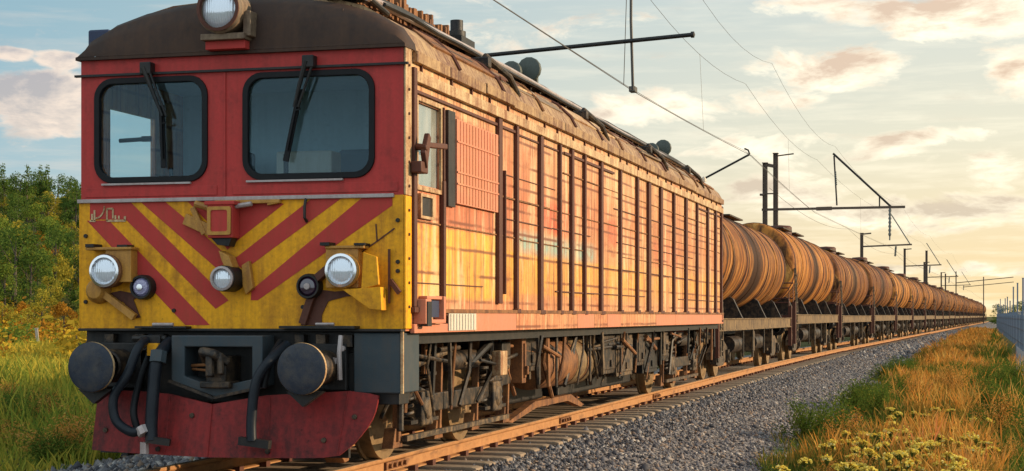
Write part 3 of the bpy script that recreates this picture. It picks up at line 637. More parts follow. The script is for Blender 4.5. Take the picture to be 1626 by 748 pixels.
for i in range(26):
    y = rr.uniform(.4, 18.5); ln = rr.uniform(.5, 2.2); t = rr.random(); x0 = 1.49 - t*.36; z0 = 3.85 + t*.25
    mb = MB(); mb.bar((x0 + .015, y, z0 + .012), (x0 + .01, min(19.7, y + ln), z0 + .016 + rr.uniform(-.02, .02)), rr.uniform(.02, .07), .022); mb.build('roof_strap', [M[rr.choice(['rib', 'rust', 'black', 'roof_grime', 'cream', 'rib'])]], roof)
for y in (3.3, 8.1, 12.9, 16.9):
    mb = MB(); mb.box((1.18, y, 4.0), (1.38, y + .12, 4.12)); mb.tube([(1.3, y + .1, 4.15), (1.5, y + .4, 3.95), (1.52, y + .7, 3.78)], .035); mb.build('roof_junction', [M['under']], roof, .015)
# edge pipe, cables and walkway on the roof
mb = MB(); mb.tube([(1.12, .25, 4.20), (1.14, 5, 4.23), (1.12, 10, 4.22), (1.12, 19.6, 4.2)], .035); mb.build('roof_pipe', [M['trim']], roof)
for dx, dz, r in ((-.06, .06, .035), (-.16, .09, .05), (.06, -.01, .022)):
    mb = MB(); mb.tube([(1.1 + dx, .6 + i*.8, 4.21 + dz + rr.uniform(-.015, .02)) for i in range(24)], r, 6); mb.build('roof_cable', [M['black']], roof)
mb = MB(); mb.box((.55, 3.0, 4.27), (1.02, 19.4, 4.31))
for i in range(34): mb.box((.6, 3.2 + i*.48, 4.20), (.66, 3.26 + i*.48, 4.27)); mb.box((.94, 3.2 + i*.48, 4.16), (1.0, 3.26 + i*.48, 4.27))
mb.build('roof_walkway', [M['under']], roof)
mb = MB()
for i in range(52):
    y = .30 + i*.055; mb.box((.62, y, 4.19), (.98 + rr.uniform(-.03, .02), y + .05, 4.44 - .03*abs(math.sin(i*.37)) + rr.uniform(-.05, .03)))
mb.build('roof_grille', [M['rust']], roof)
mb = MB(); mb.box((.75, .15, 4.18), (1.08, .42, 4.3)); mb.tube([(1.0, .1, 4.25), (1.12, .3, 4.2), (1.2, .6, 4.1)], .025); mb.build('cable_box', [M['black']], roof, .01)
mb = MB(); mb.box((-1.72, .42, 3.90), (-1.5, .64, 4.06)); mb.box((-1.6, .45, 3.8), (-1.5, .6, 3.9)); mb.build('side_lamp_box', [M['blue']], LOCO, .02)
mb = MB(); mb.lathe([(.1, 0), (.1, .18), (.07, .19), (.07, .30), (.0, .30)], (.95, 3.55, 4.26), 'z', 14); mb.box((.80, 3.3, 4.25), (1.08, 3.8, 4.36)); mb.build('roof_vent', [M['black']], roof)
def horn(x, y, z, s, flip=1):
    mb = MB()
    for dx, dy, dz, rr_ in ((.0, 0, 0, .13), (.17, .25, .06, .15)):
        mb.lathe([(0, -.05), (rr_*.8, -.05), (rr_*1.05, -.035), (rr_*1.05, .03), (rr_*.5, .06), (rr_*.3, .16), (0, .17)], (x + dx - .1, y + dy, z + dz), 'y', 14); mb.tube([(x + dx - .1, y + dy, z + dz), (x + dx - .1, y + dy + .15, 4.2)], .045, 8)
    mb.box((x - .3, y - .12, z - .17), (x + .14, y + .42, z - .09)); mb.box((x + .1, y + .35, z - .25), (x + .15, y + .42, z + .0)); mb.tube([(x - .5*s, y - .3*s, z - .04*s), (x - .1, y + .1, z - .08)], .018*s)
    return mb.build('roof_horn', [M['horn']], roof, .01)
    mb = MB(); mb.tube([(x - .5*s, y - .3*s, z - .04*s), (x, y, z)], .018*s); mb.lathe([(0, -.16), (.13, -.15), (.19, -.05), (.19, .05), (.13, .15), (0, .16)], (x, y, z), 'y', 16); mb.box((x - .38*s, y - .25*s, z - .04*s), (x - .2*s, y + .05, z + .13*s)); mb.tube([(x, y + .1, z - .08), (x + .02, y + .1, 4.2)], .04)
    return mb.build('roof_horn', [M['horn']], roof, .015)
horn(.75, 6.95, 4.50, 1.0); horn(.75, 17.0, 4.46, 1.2)
for y in (5.2, 9.9, 12.4, 14.6):
    mb = MB(); z = 4.26
    mb.lathe([(.05, 0), (.1, .02), (.05, .05), (.1, .08), (.05, .11), (.09, .14), (.03, .17), (0, .17)], (.35, y, z), 'z', 12); mb.build('roof_insulator', [M['insulator']], roof)
mb = MB(); mb.tube([(.35, 5.2, 4.43), (.35, 9.9, 4.43), (.35, 14.6, 4.43)], .02); mb.build('busbar', [M['wire']], roof)
mb = MB(); mb.lathe([(0, 0), (.05, 0), (.05, .06), (.025, .1), (0, .11)], (1.25, 19.5, 4.05), 'z', 10); mb.build('tail_lamp', [M['white']], roof)

# ================================================================== front end below the nose
mb = MB(); mb.box((-W, -.06, 1.235), (W, .06, 1.258)); mb.box((-1.53, .06, 1.05), (1.5, .12, 1.235)); mb.box((-1.5, .04, .60), (1.5, .3, 1.05))
hs = mb.build('headstock', [M['black']], LOCO, .006)
for x in (-1.3, -1.0, -.8, .55, .75, 1.0):
    mb = MB(); mb.box((x, -.03, 1.10), (x + .09, .055, 1.21)); mb.build('headstock_bracket', [M['under']], hs, .006)
mb = MB(); mb.box((.45, -.14, 1.262), (1.15, -.002, 1.285)); mb.box((-.95, -.12, 1.262), (-.45, -.002, 1.28)); mb.build('shunter_step', [M['black']], LOCO)
mb = MB(); mb.tube([(-.78, -.1, 1.295), (-.58, -.1, 1.295)], .016); mb.tube([(.78, -.1, 1.30), (.95, -.1, 1.30)], .014); mb.build('step_grip', [M['trim']], LOCO)
# coupler box: thick slate frame round a dark pocket
mb = MB(); ring(mb, [(-.53, 1.20), (-.53, .80), (-.11, .66), (.34, .76), (.34, 1.20)][::-1], [(-.40, 1.10), (-.40, .84), (-.11, .745), (.24, .82), (.24, 1.10)][::-1], -.24, .03)
mb.build('coupler_frame', [M['slate']], LOCO, .01)
mb = MB(); mb.box((-.40, .02, .72), (.25, .035, 1.11)); mb.build('coupler_pocket', [M['black']], LOCO)
mb = MB(); mb.box((-.17, -.30, .78), (.02, .02, 1.02)); mb.tube([(-.20, -.22, .98), (-.18, -.34, 1.06), (-.06, -.36, 1.04), (.02, -.26, .96)], .045); mb.tube([(-.11, -.34, 1.04), (-.10, -.36, .84)], .04); mb.tube([(-.02, -.33, 1.05), (.0, -.35, .86)], .03); mb.box((-.22, -.32, .74), (.06, .0, .80))
cp = mb.build('coupler', [M['under']], LOCO, .012)
mb = MB(); mb.tube([(-.40, -.1, .93), (-.17, -.2, .945)], .014); mb.tube([(-.39, -.1, .90), (-.17, -.2, .89)], .012); mb.build('coupler_rod', [M['rust']], cp)
mb = MB(); mb.bar((-.54, -.26, .80), (-.11, -.26, .655), .05, .025); mb.bar((-.11, -.26, .655), (.35, -.26, .755), .05, .025); mb.build('frame_lip', [M['under']], LOCO)
# buffers
for x, lab in ((-1.13, 'buffer over the left end of the plough'), (.84, 'buffer beside the slate corner box')):
    mb = MB(); mb.lathe([(.0, -.605), (.10, -.603), (.195, -.594), (.217, -.582), (.219, -.545), (.205, -.53), (.09, -.51), (.085, -.28)], (x, 0, .925), 'y', 40); bu = mb.build('buffer', [M['buffer']], LOCO, 0, 28); bu['label'] = lab
    mb = MB(); mb.lathe([(.135, -.33), (.15, -.31), (.15, .02), (.20, .03), (.20, .05)], (x, 0, .925), 'y', 24); mb.build('buffer_housing', [M['under']], bu, 0, 30)
    mb = MB(); mb.lathe([(.2195, -.58), (.2215, -.565), (.2195, -.548)], (x, 0, .925), 'y', 40); mb.build('buffer_rim', [M['cream']], bu)
    mb = MB(); mb.box((x - .2, -.04, .72), (x + .2, .035, 1.13)); mb.build('buffer_plate', [M['black']], bu, .01)
    mb = MB(); mb.prism([(x - .17, .73), (x + .16, .73), (x - .02, .60)], -.5, -.42); mb.box((x-.18, -.44, .70), (x+.0, -.05, .74)); mb.build('buffer_stop', [M['black']], bu)
# slate corner box, far corner dark box
mb = MB(); mb.box((1.10, -.02, .70), (W - .02, .5, 1.225)); mb.build('corner_box', [M['slate']], LOCO, .012)
mb = MB(); mb.box((W - .018, -.025, .70), (W + .005, .0, 1.235)); mb.build('corner_edge', [M['cream']], LOCO)
# snow plough: shallow V in plan, raked, tapering ends
mb = MB()
def plow_pt(x, z):
    t = 1 - min(1, abs(x + .1) / 1.5); return (x, -.05 - .24 * t - (.66 - z) * .22, z)
top = [(-1.33, .68), (-1.22, .70), (-.9, .70), (-.55, .68), (-.11, .60), (.36, .68), (.7, .70), (1.08, .72), (1.26, .70), (1.34, .68)]
bot = [(-1.33, .17), (-1.22, .165), (-.9, .155), (-.55, .15), (-.11, .145), (.36, .145), (.7, .145), (.90, .15), (1.04, .17), (1.16, .27)]
vs = []; NL = 6
for i in range(NL + 1):
    for (xa, za), (xb, zb) in zip(top, bot):
        t = i / NL; bul = math.sin(t * PI) * (.05 if xb > 1 else 0)
        vs.append(plow_pt(xa + (xb - xa)*t**1.0 + bul, za + (zb - za)*t))
n = len(top); k2 = len(vs); vs += [(x, y + .03, z) for x, y, z in vs]
fs = [(i*n+j, i*n+j+1, (i+1)*n+j+1, (i+1)*n+j) for i in range(NL) for j in range(n-1)]
fs += [tuple(k2 + q for q in f[::-1]) for f in fs]
rim = [j for j in range(n)] + [i*n + n-1 for i in range(1, NL+1)] + [NL*n + j for j in range(n-2, -1, -1)] + [i*n for i in range(NL-1, 0, -1)]
fs += [(a, k2 + a, k2 + b, b) for a, b in zip(rim, rim[1:] + rim[:1])]
mb.add(vs, fs, 0, True)
pl = mb.build('snow_plough', [M['plow']], LOCO, 0, 25)
for p_, q_, r_ in ((plow_pt(-.11, .60), plow_pt(-.11, .15), .011), (plow_pt(1.08, .72), plow_pt(1.02, .18), .008), (plow_pt(-.55, .68), plow_pt(-.55, .16), .007), (plow_pt(.40, .68), plow_pt(.42, .16), .007)):
    mb = MB(); mb.tube([p_, q_], r_); mb.build('plough_seam', [M['plow']], pl)
for x, z in ((-.62, .20), (.42, .2), (-1.2, .35), (1.15, .5), (.9, .3), (-.3, .5)): p = plow_pt(x, z); mb = MB(); mb.lathe([(0, -.022), (.022, -.02), (.024, .0)], p, 'y', 8); mb.build('plough_bolt', [M['under']], pl)
mb = MB(); mb.box((-1.42, .12, .12), (1.0, .17, .66)); mb.build('plough_stay', [M['black']], LOCO)
# hoses
def hose(pts, r, mat, extra=None):
    pts = [Vector(p) for p in pts]; out = []
    for i in range(len(pts) - 1):   # Catmull-Rom
        p0, p1, p2, p3 = pts[max(i-1, 0)], pts[i], pts[i+1], pts[min(i+2, len(pts)-1)]
        for s in range(8):
            t = s / 8; out.append(.5 * ((2*p1) + (p2-p0)*t + (2*p0-5*p1+4*p2-p3)*t*t + (3*p1-p0-3*p2+p3)*t**3))
    out.append(pts[-1]); mb = MB(); mb.tube(out, r, 10); return mb.build('air_hose', [mat], LOCO)
h1 = hose([(-.80, -.1, 1.17), (-.80, -.32, 1.10), (-.86, -.42, .86), (-.97, -.46, .66), (-.94, -.48, .46), (-.78, -.5, .36), (-.70, -.48, .38)], .042, M['hose'])
h1['label'] = 'looped air hose'
mb = MB(); mb.tube([(-.70, -.48, .40), (-.66, -.49, .34)], .055); mb.tube([(-.68, -.45, .27), (-.68, -.45, .17)], .04); mb.build('hose_coupling', [M['trim']], h1)
mb = MB(); mb.box((-.86, -.2, 1.06), (-.66, -.02, 1.20)); mb.tube([(-.95, -.15, 1.17), (-.62, -.15, 1.17)], .03); mb.build('hose_cock', [M['black']], h1, .01)
mb = MB(); mb.box((-.77, -.23, 1.02), (-.66, -.16, 1.13)); mb.build('cock_tag', [M['yellow']], h1)
h2 = hose([(-.80, -.1, 1.05), (-.83, -.25, .8), (-.80, -.42, .55), (-.76, -.44, .40)], .032, M['rubber'])
h3 = hose([(-.60, -.12, 1.14), (-.61, -.34, 1.0), (-.62, -.40, .72), (-.62, -.44, .42), (-.60, -.47, .28)], .055, M['hose']); h3['label'] = 'straight thick hose'
mb = MB(); mb.tube([(-.60, -.33, 1.06), (-.60, -.36, .96)], .075); mb.build('hose_collar', [M['slate']], h3); mb = MB(); mb.bar((-.64, -.49, .30), (-.44, -.44, .27), .06, .06); mb.build('hose_coupling', [M['black']], h3)
h4 = hose([(.52, -.12, 1.12), (.45, -.35, .98), (.36, -.42, .80), (.33, -.45, .5), (.34, -.47, .30)], .045, M['hose'])
mb = MB(); mb.bar((.22, -.45, .30), (.50, -.45, .27), .07, .07); mb.build('hose_coupling', [M['black']], h4)
h5 = hose([(.46, -.12, 1.15), (.44, -.3, 1.0), (.40, -.36, .75)], .03, M['rubber'])
mb = MB(); mb.tube([(1.02, -.12, 1.2), (1.02, -.16, 1.05), (1.02, -.14, .82)], .022); mb.lathe([(0, -.03), (.025, -.03), (.025, 0)], (1.04, -.12, 1.09), 'y', 10); mb.bar((.55, -.1, 1.06), (1.0, -.15, .98), .04, .05); mb.build('uncoupling_lever', [M['trim']], LOCO)

# ================================================================== underframe
mb = MB(); mb.box((-1.48, .3, 1.12), (1.48, L, 1.235)); mb.build('underframe', [M['black']], LOCO)
for y0, y1, x, z0 in ((5.1, 9.0, .55, .22), (9.1, 14.4, .75, .24), (.5, 5.0, .25, .3), (14.4, 19.6, .25, .3)):
    mb = MB(); mb.box((-x, y0, z0), (x, y1, 1.118)); mb.build('added_dark_core', [M['black']], LOCO, .03)  # black boxes added as a backdrop so the space under the body stays dark
mb = MB(); mb.box((-1.45, .6, .05), (-1.40, 19.6, 1.118)); mb.build('added_dark_screen', [M['black']], LOCO)  # black sheet added on the far side to block the bright view through
def bogie(y0, y1):
    b = empty('bogie'); b.parent = LOCO
    ax = (y0 + .75, y1 - .75)
    for s in (-1, 1):
        mb = MB(); x = 1.18*s; x0, x1 = (x - .06, x + .06)
        mb.prism([(y0, .72), (y0 + .5, .74), (y0 + 1.1, .62), (y1 - 1.1, .62), (y1 - .5, .74), (y1, .72), (y1, .60), (y1 - .55, .58), (y1 - 1.15, .44), (y0 + 1.15, .44), (y0 + .55, .58), (y0, .60)], x0, x1, 'x')
        mb.build('bogie_frame', [M['under']], b, .015)
        for y in ax:
            mb = MB(); mb.box((x - .1, y - .17, .33), (x + .12, y + .17, .66)); mb.lathe([(0, .14*s), (.1, .14*s), (.13, .10*s), (.13, 0)], (x, y, .5), 'x', 16); mb.build('axle_box', [M['under_light'] if s > 0 else M['under']], b, .02)
            for dy in (-.32, .32):
                mb = MB(); pts = [(x + .065*math.cos(a), y + dy + .065*math.sin(a), .40 + .40*a/(12*PI)) for a in np.linspace(0, 12*PI, 97)]; mb.tube(pts, .018, 6); mb.build('coil_spring', [M['under']], b)
                mb = MB(); mb.lathe([(.1, 0), (.1, .03), (0, .03)], (x, y + dy, .80), 'z', 12); mb.box((x-.09, y+dy-.1, .36), (x+.09, y+dy+.1, .395)); mb.build('spring_seat', [M['under']], b)
        mb = MB(); mb.bar((x + .07*s, y0 + .2, .24), (x + .07*s, y1 - .2, .24), .05, .05); mb.build('brake_rod', [M['under_light']], b)
        for y in (y0 + .1, y0 + 1.35, y1 - 1.35, y1 - .1):
            mb = MB(); mb.bar((x + .02, y, .22), (x + .02, y + .08, 1.1), .05, .07); mb.prism([(y - .12, .16), (y + .16, .16), (y + .1, .34), (y - .04, .34)], x - .08, x + .03, 'x'); mb.build('brake_hanger', [M['rust']], b, .006)
        mb = MB(); mb.tube([(x + .05*s, y0 + 1.5, .92), (x + .05*s, y1 - 1.5, .92)], .10, 14); mb.build('brake_cylinder', [M['under']], b)
        mb = MB(); mb.tube([(x + .1*s, y0, .86), (x + .1*s, y0 + .9, .97), (x + .1*s, y0 + 1.6, 1.04)], .032); mb.tube([(x + .1*s, y1 - .3, .8), (x + .1*s, y1 - 1.2, .95)], .03); mb.build('sand_pipe', [M['under_light']], b)
        mb = MB(); mb.box((x - .12, y0 - .02, .74), (x + .1, y0 + .3, 1.08)); mb.build('sand_box', [M['under']], b, .02); mb = MB(); mb.box((x - .1, y1 - .5, .80), (x + .1, y1 - .15, 1.08)); mb.build('sand_box', [M['under']], b, .02)
    for y in ax:
        mb = MB()
        for s in (-1, 1):
            mb.lathe([(.10, -.07*s), (.42, -.06*s), (.44, -.075*s), (.5, -.075*s), (.505, .055*s), (.52, .06*s), (.53, .085*s), (.44, .085*s), (.42, .06*s), (.1, .06*s)][::1], (.80*s + (-.0), y, .5), 'x', 36) if False else mb.lathe([(.0, .10*s), (.12, .10*s), (.16, .05*s), (.40, .03*s), (.43, .065*s), (.50, .065*s), (.505, -.055*s), (.53, -.065*s), (.53, -.09*s), (.43, -.09*s), (.40, -.04*s), (.1, -.05*s)], (.80*s, y, .5), 'x', 36)
        mb.tube([(-.8, y, .5), (.8, y, .5)], .09, 12); mb.build('wheelset', [M['tyre']], b)
    mb = MB(); mb.box((-1.0, y0 + .05, .55), (1.0, y0 + .17, .85)); mb.box((-1.0, y1 - .17, .55), (1.0, y1 - .05, .85)); mb.box((-.6, y0 + .9, .35), (.6, y1 - .9, .85)); mb.build('motor_block', [M['black']], b)
    return b
bogie(.72, 4.72); bogie(14.8, 18.8)
# guard iron in front of the leading wheel
mb = MB(); mb.prism([(.20, .52), (.42, .56), (.52, .30), (.40, .07), (.30, .06), (.22, .12)], .72, .90, 'x'); mb.build('guard_iron', [M['rust']], LOCO, .01)
mb = MB(); mb.box((.9, .18, .6), (1.35, .5, 1.1)); mb.tube([(1.42, .3, 1.2), (1.42, .3, .35)], .03); mb.build('guard_bracket', [M['under']], LOCO, .01)
# fuel tank cylinder with pale end bands, boxes, reservoirs
mb = MB(); mb.lathe([(0, 0), (.20, .02), (.30, .08), (.31, .2), (.31, 2.6), (.30, 2.75), (.2, 2.8), (0, 2.82)], (1.08, 5.95, .77), 'y', 24); ft = mb.build('reservoir_tank', [M['rust']], LOCO, 0, 40)
for y in (7.55, 8.2): 
    mb = MB(); mb.lathe([(.312, 0), (.322, .01), (.322, .48), (.312, .49)], (1.08, y, .77), 'y', 24); mb.build('tank_band', [M['sole']], ft)
for y in (6.2, 8.12):
    mb = MB(); mb.bar((1.42, y, 1.2), (1.42, y, .5), .02, .06, 0, (0, 1, 0)); mb.build('tank_strap', [M['under']], ft)
for x0, x1, y0, y1, z0, z1, mt in ((.7, 1.30, 5.0, 5.7, .72, 1.12, 'under'), (.8, 1.36, 9.2, 10.1, .55, 1.1, 'under'), (.8, 1.34, 10.3, 11.5, .48, 1.1, 'under_light'), (.7, 1.36, 11.8, 12.4, .6, 1.1, 'under'), (.8, 1.30, 12.6, 13.9, .45, 1.1, 'black'), (.9, 1.38, 14.0, 14.5, .7, 1.1, 'under_light'), (.9, 1.36, 4.78, 4.95, .6, 1.12, 'rust')):
    mb = MB(); mb.box((x0, y0, z0), (x1, y1, z1)); mb.box((x1, y0 + .05, z0 + .06), (x1 + .02, y1 - .05, z1 - .06)); mb.box((x1 + .02, (y0+y1)/2 - .03, z0 + .1), (x1 + .05, (y0+y1)/2 + .03, z0 + .2)); mb.build('equipment_box', [M[mt]], LOCO, .012)
mb = MB(); mb.box((1.40, 3.35, .74), (1.50, 3.62, 1.0)); mb.build('junction_box', [M['cream']], LOCO, .01)
for i in range(92):
    y = rr.uniform(.4, 19.4); x = rr.uniform(1.2, 1.5); mb = MB(); k_ = rr.random()
    if k_ < .45: mb.tube([(x, y, 1.14), (x + rr.uniform(-.05, .03), y + rr.uniform(-.2, .2), rr.uniform(.75, .95)), (x - .05, y + rr.uniform(-.5, .5), rr.uniform(.35, .6))], rr.uniform(.012, .03), 6); nm = 'drop_pipe'
    elif k_ < .75: mb.bar((x, y, 1.15), (x, y + rr.uniform(-.08, .08), rr.uniform(.5, .85)), .03, rr.uniform(.04, .10), 0, (0, 1, 0)); nm = 'hanger_strap'
    else: mb.tube([(x, y, rr.uniform(.85, 1.1)), (x, y + rr.uniform(.6, 1.6), rr.uniform(.8, 1.1))], rr.uniform(.015, .04), 8); nm = 'air_pipe'
    mb.build(nm, [M[rr.choice(['under', 'under', 'black', 'under', 'under_light', 'rust', 'rust', 'black'])]], LOCO)
mb = MB()
for i in range(10): mb.tube([(1.25, 9.0 + i*.5, 1.13), (1.34, 9.1 + i*.5, .8), (1.2, 9.3 + i*.5, .5)], .02, 6)
mb.build('cable_run', [M['under']], LOCO)
mb = MB(); mb.prism([(5.3, .12), (6.6, .30), (8.6, .30), (9.4, .12), (9.2, .10), (8.4, .22), (6.7, .22), (5.5, .10)], .95, 1.05, 'x'); mb.build('brake_beam', [M['rust']], LOCO)
# ================================================================== TANK WAGONS
def make_wagon():
    t = empty('tank_wagon'); LN = 15.5; h = LN / 2; zc = 2.84; r = 1.27
    mb = MB(); pr = [(0, -h + .72)]
    for a in range(10, 91, 10): pr.append((r*math.sin(R(a)), -h + .72 + .30*(1 - math.cos(R(a)))))
    pr2_ = [(q, -y) for q, y in pr[::-1]]
    body = []
    segs = 6
    for i in range(1, segs): body.append((r, -h + 1.02 + (LN - 2.04) * i / segs))
    mb.lathe(pr + body + pr2_, (0, 0, zc), 'y', 44)
    tk = mb.build('tank', [M['tank']], t, 0, 60)
    for i, y in enumerate([-h + 1.12, -h + 3.3, -2.0, .15, 2.4, h - 3.3, h - 1.12]):
        mb = MB(); w = .05 if i != 3 else .09; mb.lathe([(r + .001, y - w), (r + .022, y - w*.7), (r + .022, y + w*.7), (r + .001, y + w)], (0, 0, zc), 'y', 44); mb.build('tank_ring', [M['tank'] if i % 2 else M['rib']], tk)
    mb = MB(); mb.lathe([(.42, 0), (.42, .25), (.36, .30), (0, .33)], (0, 0, zc + r - .05), 'z', 20); mb.build('dome_hatch', [M['rib']], tk)
    mb = MB(); mb.box((-.5, -3.2, zc + r + .02), (.5, -.6, zc + r + .06)); mb.box((-.5, .6, zc + r + .02), (.5, 3.2, zc + r + .06))
    mb.build('catwalk', [M['under']], t)
    for s in (-1, 1):
        mb = MB(); mb.box((s*1.28 - .07, -h + .3, 1.12), (s*1.28 + .07, h - .3, 1.36)); mb.box((s*1.36 - .02, -h + .3, 1.10), (s*1.36 + .02, h - .3, 1.125)); mb.box((s*1.36 - .02, -h + .3, 1.362), (s*1.36 + .02, h - .3, 1.385)); mb.build('sole_bar', [M['sole']], t)
        for y in (-h + 1.6, -2.4, 2.4, h - 1.6):
            mb = MB(); mb.prism([(s*1.22, 1.38), (s*.2, 1.38), (s*.2, 1.60), (s*.6, 1.72), (s*.92, 1.92), (s*1.0, 1.86)], y - .09, y + .09); mb.build('saddle', [M['under']], t)
        mb = MB()
        for y in (-h + .62, -h + .98): mb.tube([(s*1.36, y, .55), (s*1.36, y, 1.5), (s*1.30, y, 2.75)], .02, 6)
        for i in range(8): mb.tube([(s*(1.36 - .0*i), -h + .62, .65 + i*.27), (s*1.36, -h + .98, .65 + i*.27)], .014, 6)
        mb.build('ladder', [M['under_light']], t)
        for i, y in enumerate((-3.2, -1.1, .9, 2.9)):
            mb = MB()
            if i % 2: mb.box((s*1.1 - .2, y - .3, .55), (s*1.1 + .2, y + .35, 1.05)); mb.tube([(s*1.35, y - .5, 1.1), (s*1.35, y - .5, .4)], .03)
            else: mb.tube([(s*1.05, y - .8, .75), (s*1.05, y + .8, .75)], .2, 14); mb.bar((s*1.33, y, 1.12), (s*1.33, y, .45), .03, .10, 0, (0, 1, 0))
            mb.build('brake_gear', [M['under_light'] if i % 2 else M['under']], t)
        for e in (-1, 1):
            mb = MB(); mb.lathe([(0, -.62), (.2, -.6), (.22, -.57), (.2, -.55), (.08, -.54), (.08, -.2), (.13, -.19), (.13, 0)] if e < 0 else [(0, .62), (.2, .6), (.22, .57), (.2, .55), (.08, .54), (.08, .2), (.13, .19), (.13, 0)], (s*.92, e*(h - .45) , 1.05), 'y', 18); mb.build('buffer', [M['black']], t)
            mb = MB(); mb.box((s*1.33 - .05, e*(h - .28) - .07, .52), (s*1.33 + .05, e*(h - .28) + .07, 1.75)); mb.build('end_post', [M['rib']], t)
    for e in (-1, 1):
        mb = MB(); mb.box((-1.3, e*(h - .36) - .06, 1.08), (1.3, e*(h - .36) + .06, 1.36)); mb.tube([(-1.3, e*(h - .3), 1.36), (-1.3, e*(h - .3), 2.3), (1.3, e*(h - .3), 2.3), (1.3, e*(h - .3), 1.36)], .022); mb.tube([(-1.3, e*(h - .3), 1.85), (1.3, e*(h - .3), 1.85)], .018); mb.build('end_beam', [M['rib']], t)
    mb = MB(); mb.box((-.35, -h + .3, .95), (.35, h - .3, 1.35)); mb.tube([(0, -.2, 1.5), (0, .2, .7)], .12); mb.build('centre_sill', [M['black']], t)
    for y in (-h + 2.6, h - 2.6):
        b = empty('wagon_bogie'); b.parent = t
        for s in (-1, 1):
            x = s*1.02
            mb = MB(); mb.prism([(y - 1.35, .62), (y - .5, .86), (y + .5, .86), (y + 1.35, .62), (y + 1.35, .46), (y + .9, .44), (y + .4, .28), (y - .4, .28), (y - .9, .44), (y - 1.35, .46)], x - .06, x + .06, 'x'); mb.build('bogie_frame', [M['under_light']], b)
            for dy in (-.92, .92):
                mb = MB(); mb.box((x - .1*(s < 0) - .02, y + dy - .14, .34), (x + .1*(s > 0) + .02, y + dy + .14, .64)); mb.lathe([(0, .16*s), (.1, .15*s), (.11, 0)], (x, y + dy, .48), 'x', 12); mb.build('axle_box', [M['under']], b)
            mb = MB()
            for dy in (-.2, 0, .2): mb.tube([(x, y + dy, .32), (x, y + dy, .62)], .075, 8)
            mb.build('spring_nest', [M['under']], b)
        for dy in (-.92, .92):
            mb = MB()
            for s in (-1, 1): mb.lathe([(.0, .08*s), (.1, .08*s), (.14, .04*s), (.38, .03*s), (.41, .06*s), (.475, .06*s), (.48, -.05*s), (.505, -.06*s), (.505, -.085*s), (.4, -.085*s), (.1, -.04*s)], (.78*s, y + dy, .48), 'x', 28)
            mb.tube([(-.78, y + dy, .48), (.78, y + dy, .48)], .08, 10); mb.build('wheelset', [M['tyre']], b)
        mb = MB(); mb.box((-1.0, y - .2, .5), (1.0, y + .2, .9)); mb.build('bolster', [M['black']], b)
    return t
PITCH = 16.1
ORD = ['first', 'second', 'third', 'fourth', 'fifth', 'sixth', 'seventh', 'eighth', 'ninth', 'tenth']
wag0 = make_wagon(); NW = 23
for i in range(NW):
    w = wag0 if i == 0 else copy_tree(wag0)
    y = 20.6 + 7.75 + i * PITCH
    w.location = (cx(y), y, 0); w.scale = (1, 1, .955 if i == 0 else 1.02 + .012*math.sin(i*2.3)); w.rotation_euler = (0, 0, heading(y))
    for ch in w.children:
        if ch.name.startswith('tank') and i: ch.material_slots[0].link = 'OBJECT'; ch.material_slots[0].material = M[('tank', 'tank_dark', 'tank_gold', 'tank', 'tank_dark')[(i*3) % 5]]
    if i == 0: lab = 'orange rusty tank wagon coupled straight behind the locomotive'
    elif i < 10: lab = '%s rust streaked tank wagon counted from the locomotive' % ORD[i]
    else: lab = 'small far rust brown tank wagon in the tail of the train'
    tag(w, lab, 'tank wagon', 'rusty tank wagons behind the locomotive')

# ================================================================== TRACK
ys_ = list(np.arange(-14, 60, 2.0)) + list(np.arange(60, 460, 6.0))
def sweep(name, mat, prof, y_list, smooth=False, dx=0.0):
    mb = MB(); n = len(prof); vs = []
    for y in y_list:
        a = heading(y); vs += [(cx(y) + (x + dx) * math.cos(a), y + (x + dx) * math.sin(a), z) for x, z in prof]
    fs = []
    closed = prof[0] == prof[-1]
    for i in range(len(y_list) - 1):
        for j in range(n - 1): fs.append((i*n+j, i*n+j+1, (i+1)*n+j+1, (i+1)*n+j))
    mb.add(vs, fs, 0, smooth); return mb.build(name, [mat])
RP = [(-.036, -.002), (-.03, 0), (.03, 0), (.036, -.003), (.036, -.03), (.030, -.042), (.009, -.052), (.008, -.125), (.018, -.14), (.072, -.152), (.075, -.165), (-.075, -.165), (-.072, -.152), (-.018, -.14), (-.008, -.125), (-.009, -.052), (-.030, -.042), (-.036, -.03), (-.036, -.002)]
o = sweep('railway_rail', M['rail'], RP, ys_, False, .80); tag(o, 'orange rusty rail running along the lit right side of the train', 'rail', 'rails')
o = sweep('railway_rail', M['rail'], RP, ys_, False, -.80); tag(o, 'shaded far rail under the left side of the train', 'rail', 'rails')
# sleepers with rail clips
sl = MB(); sl.prism([(-1.42, -.36), (-1.42, -.19), (-1.36, -.175), (-.62, -.168), (.62, -.168), (1.36, -.172), (1.42, -.185), (1.42, -.36)], -.125, .125)
s0 = sl.build('railway_sleeper', [M['concrete']], None, .012)
for x in (.80, -.80):
    cl_ = MB(); pf = [(x-.13, -.172), (x-.13, -.11), (x-.055, -.125), (x-.055, -.166), (x+.055, -.166), (x+.055, -.125), (x+.13, -.11), (x+.13, -.172)]
    cl_.prism(pf, -.05, .05); cl_.build('rail_clip', [M['rib']], s0)
for i in range(230):
    y = -3.2 + i * .6
    s = s0 if i == 0 else copy_tree(s0)
    s.location = (cx(y) + random.uniform(-.02, .02), y, random.uniform(-.008, .004)); s.rotation_euler = (0, 0, heading(y) + random.uniform(-.012, .012))
    tag(s, 'weathered concrete sleeper bedded in the ballast under the rails', 'sleeper', 'sleepers under the track')
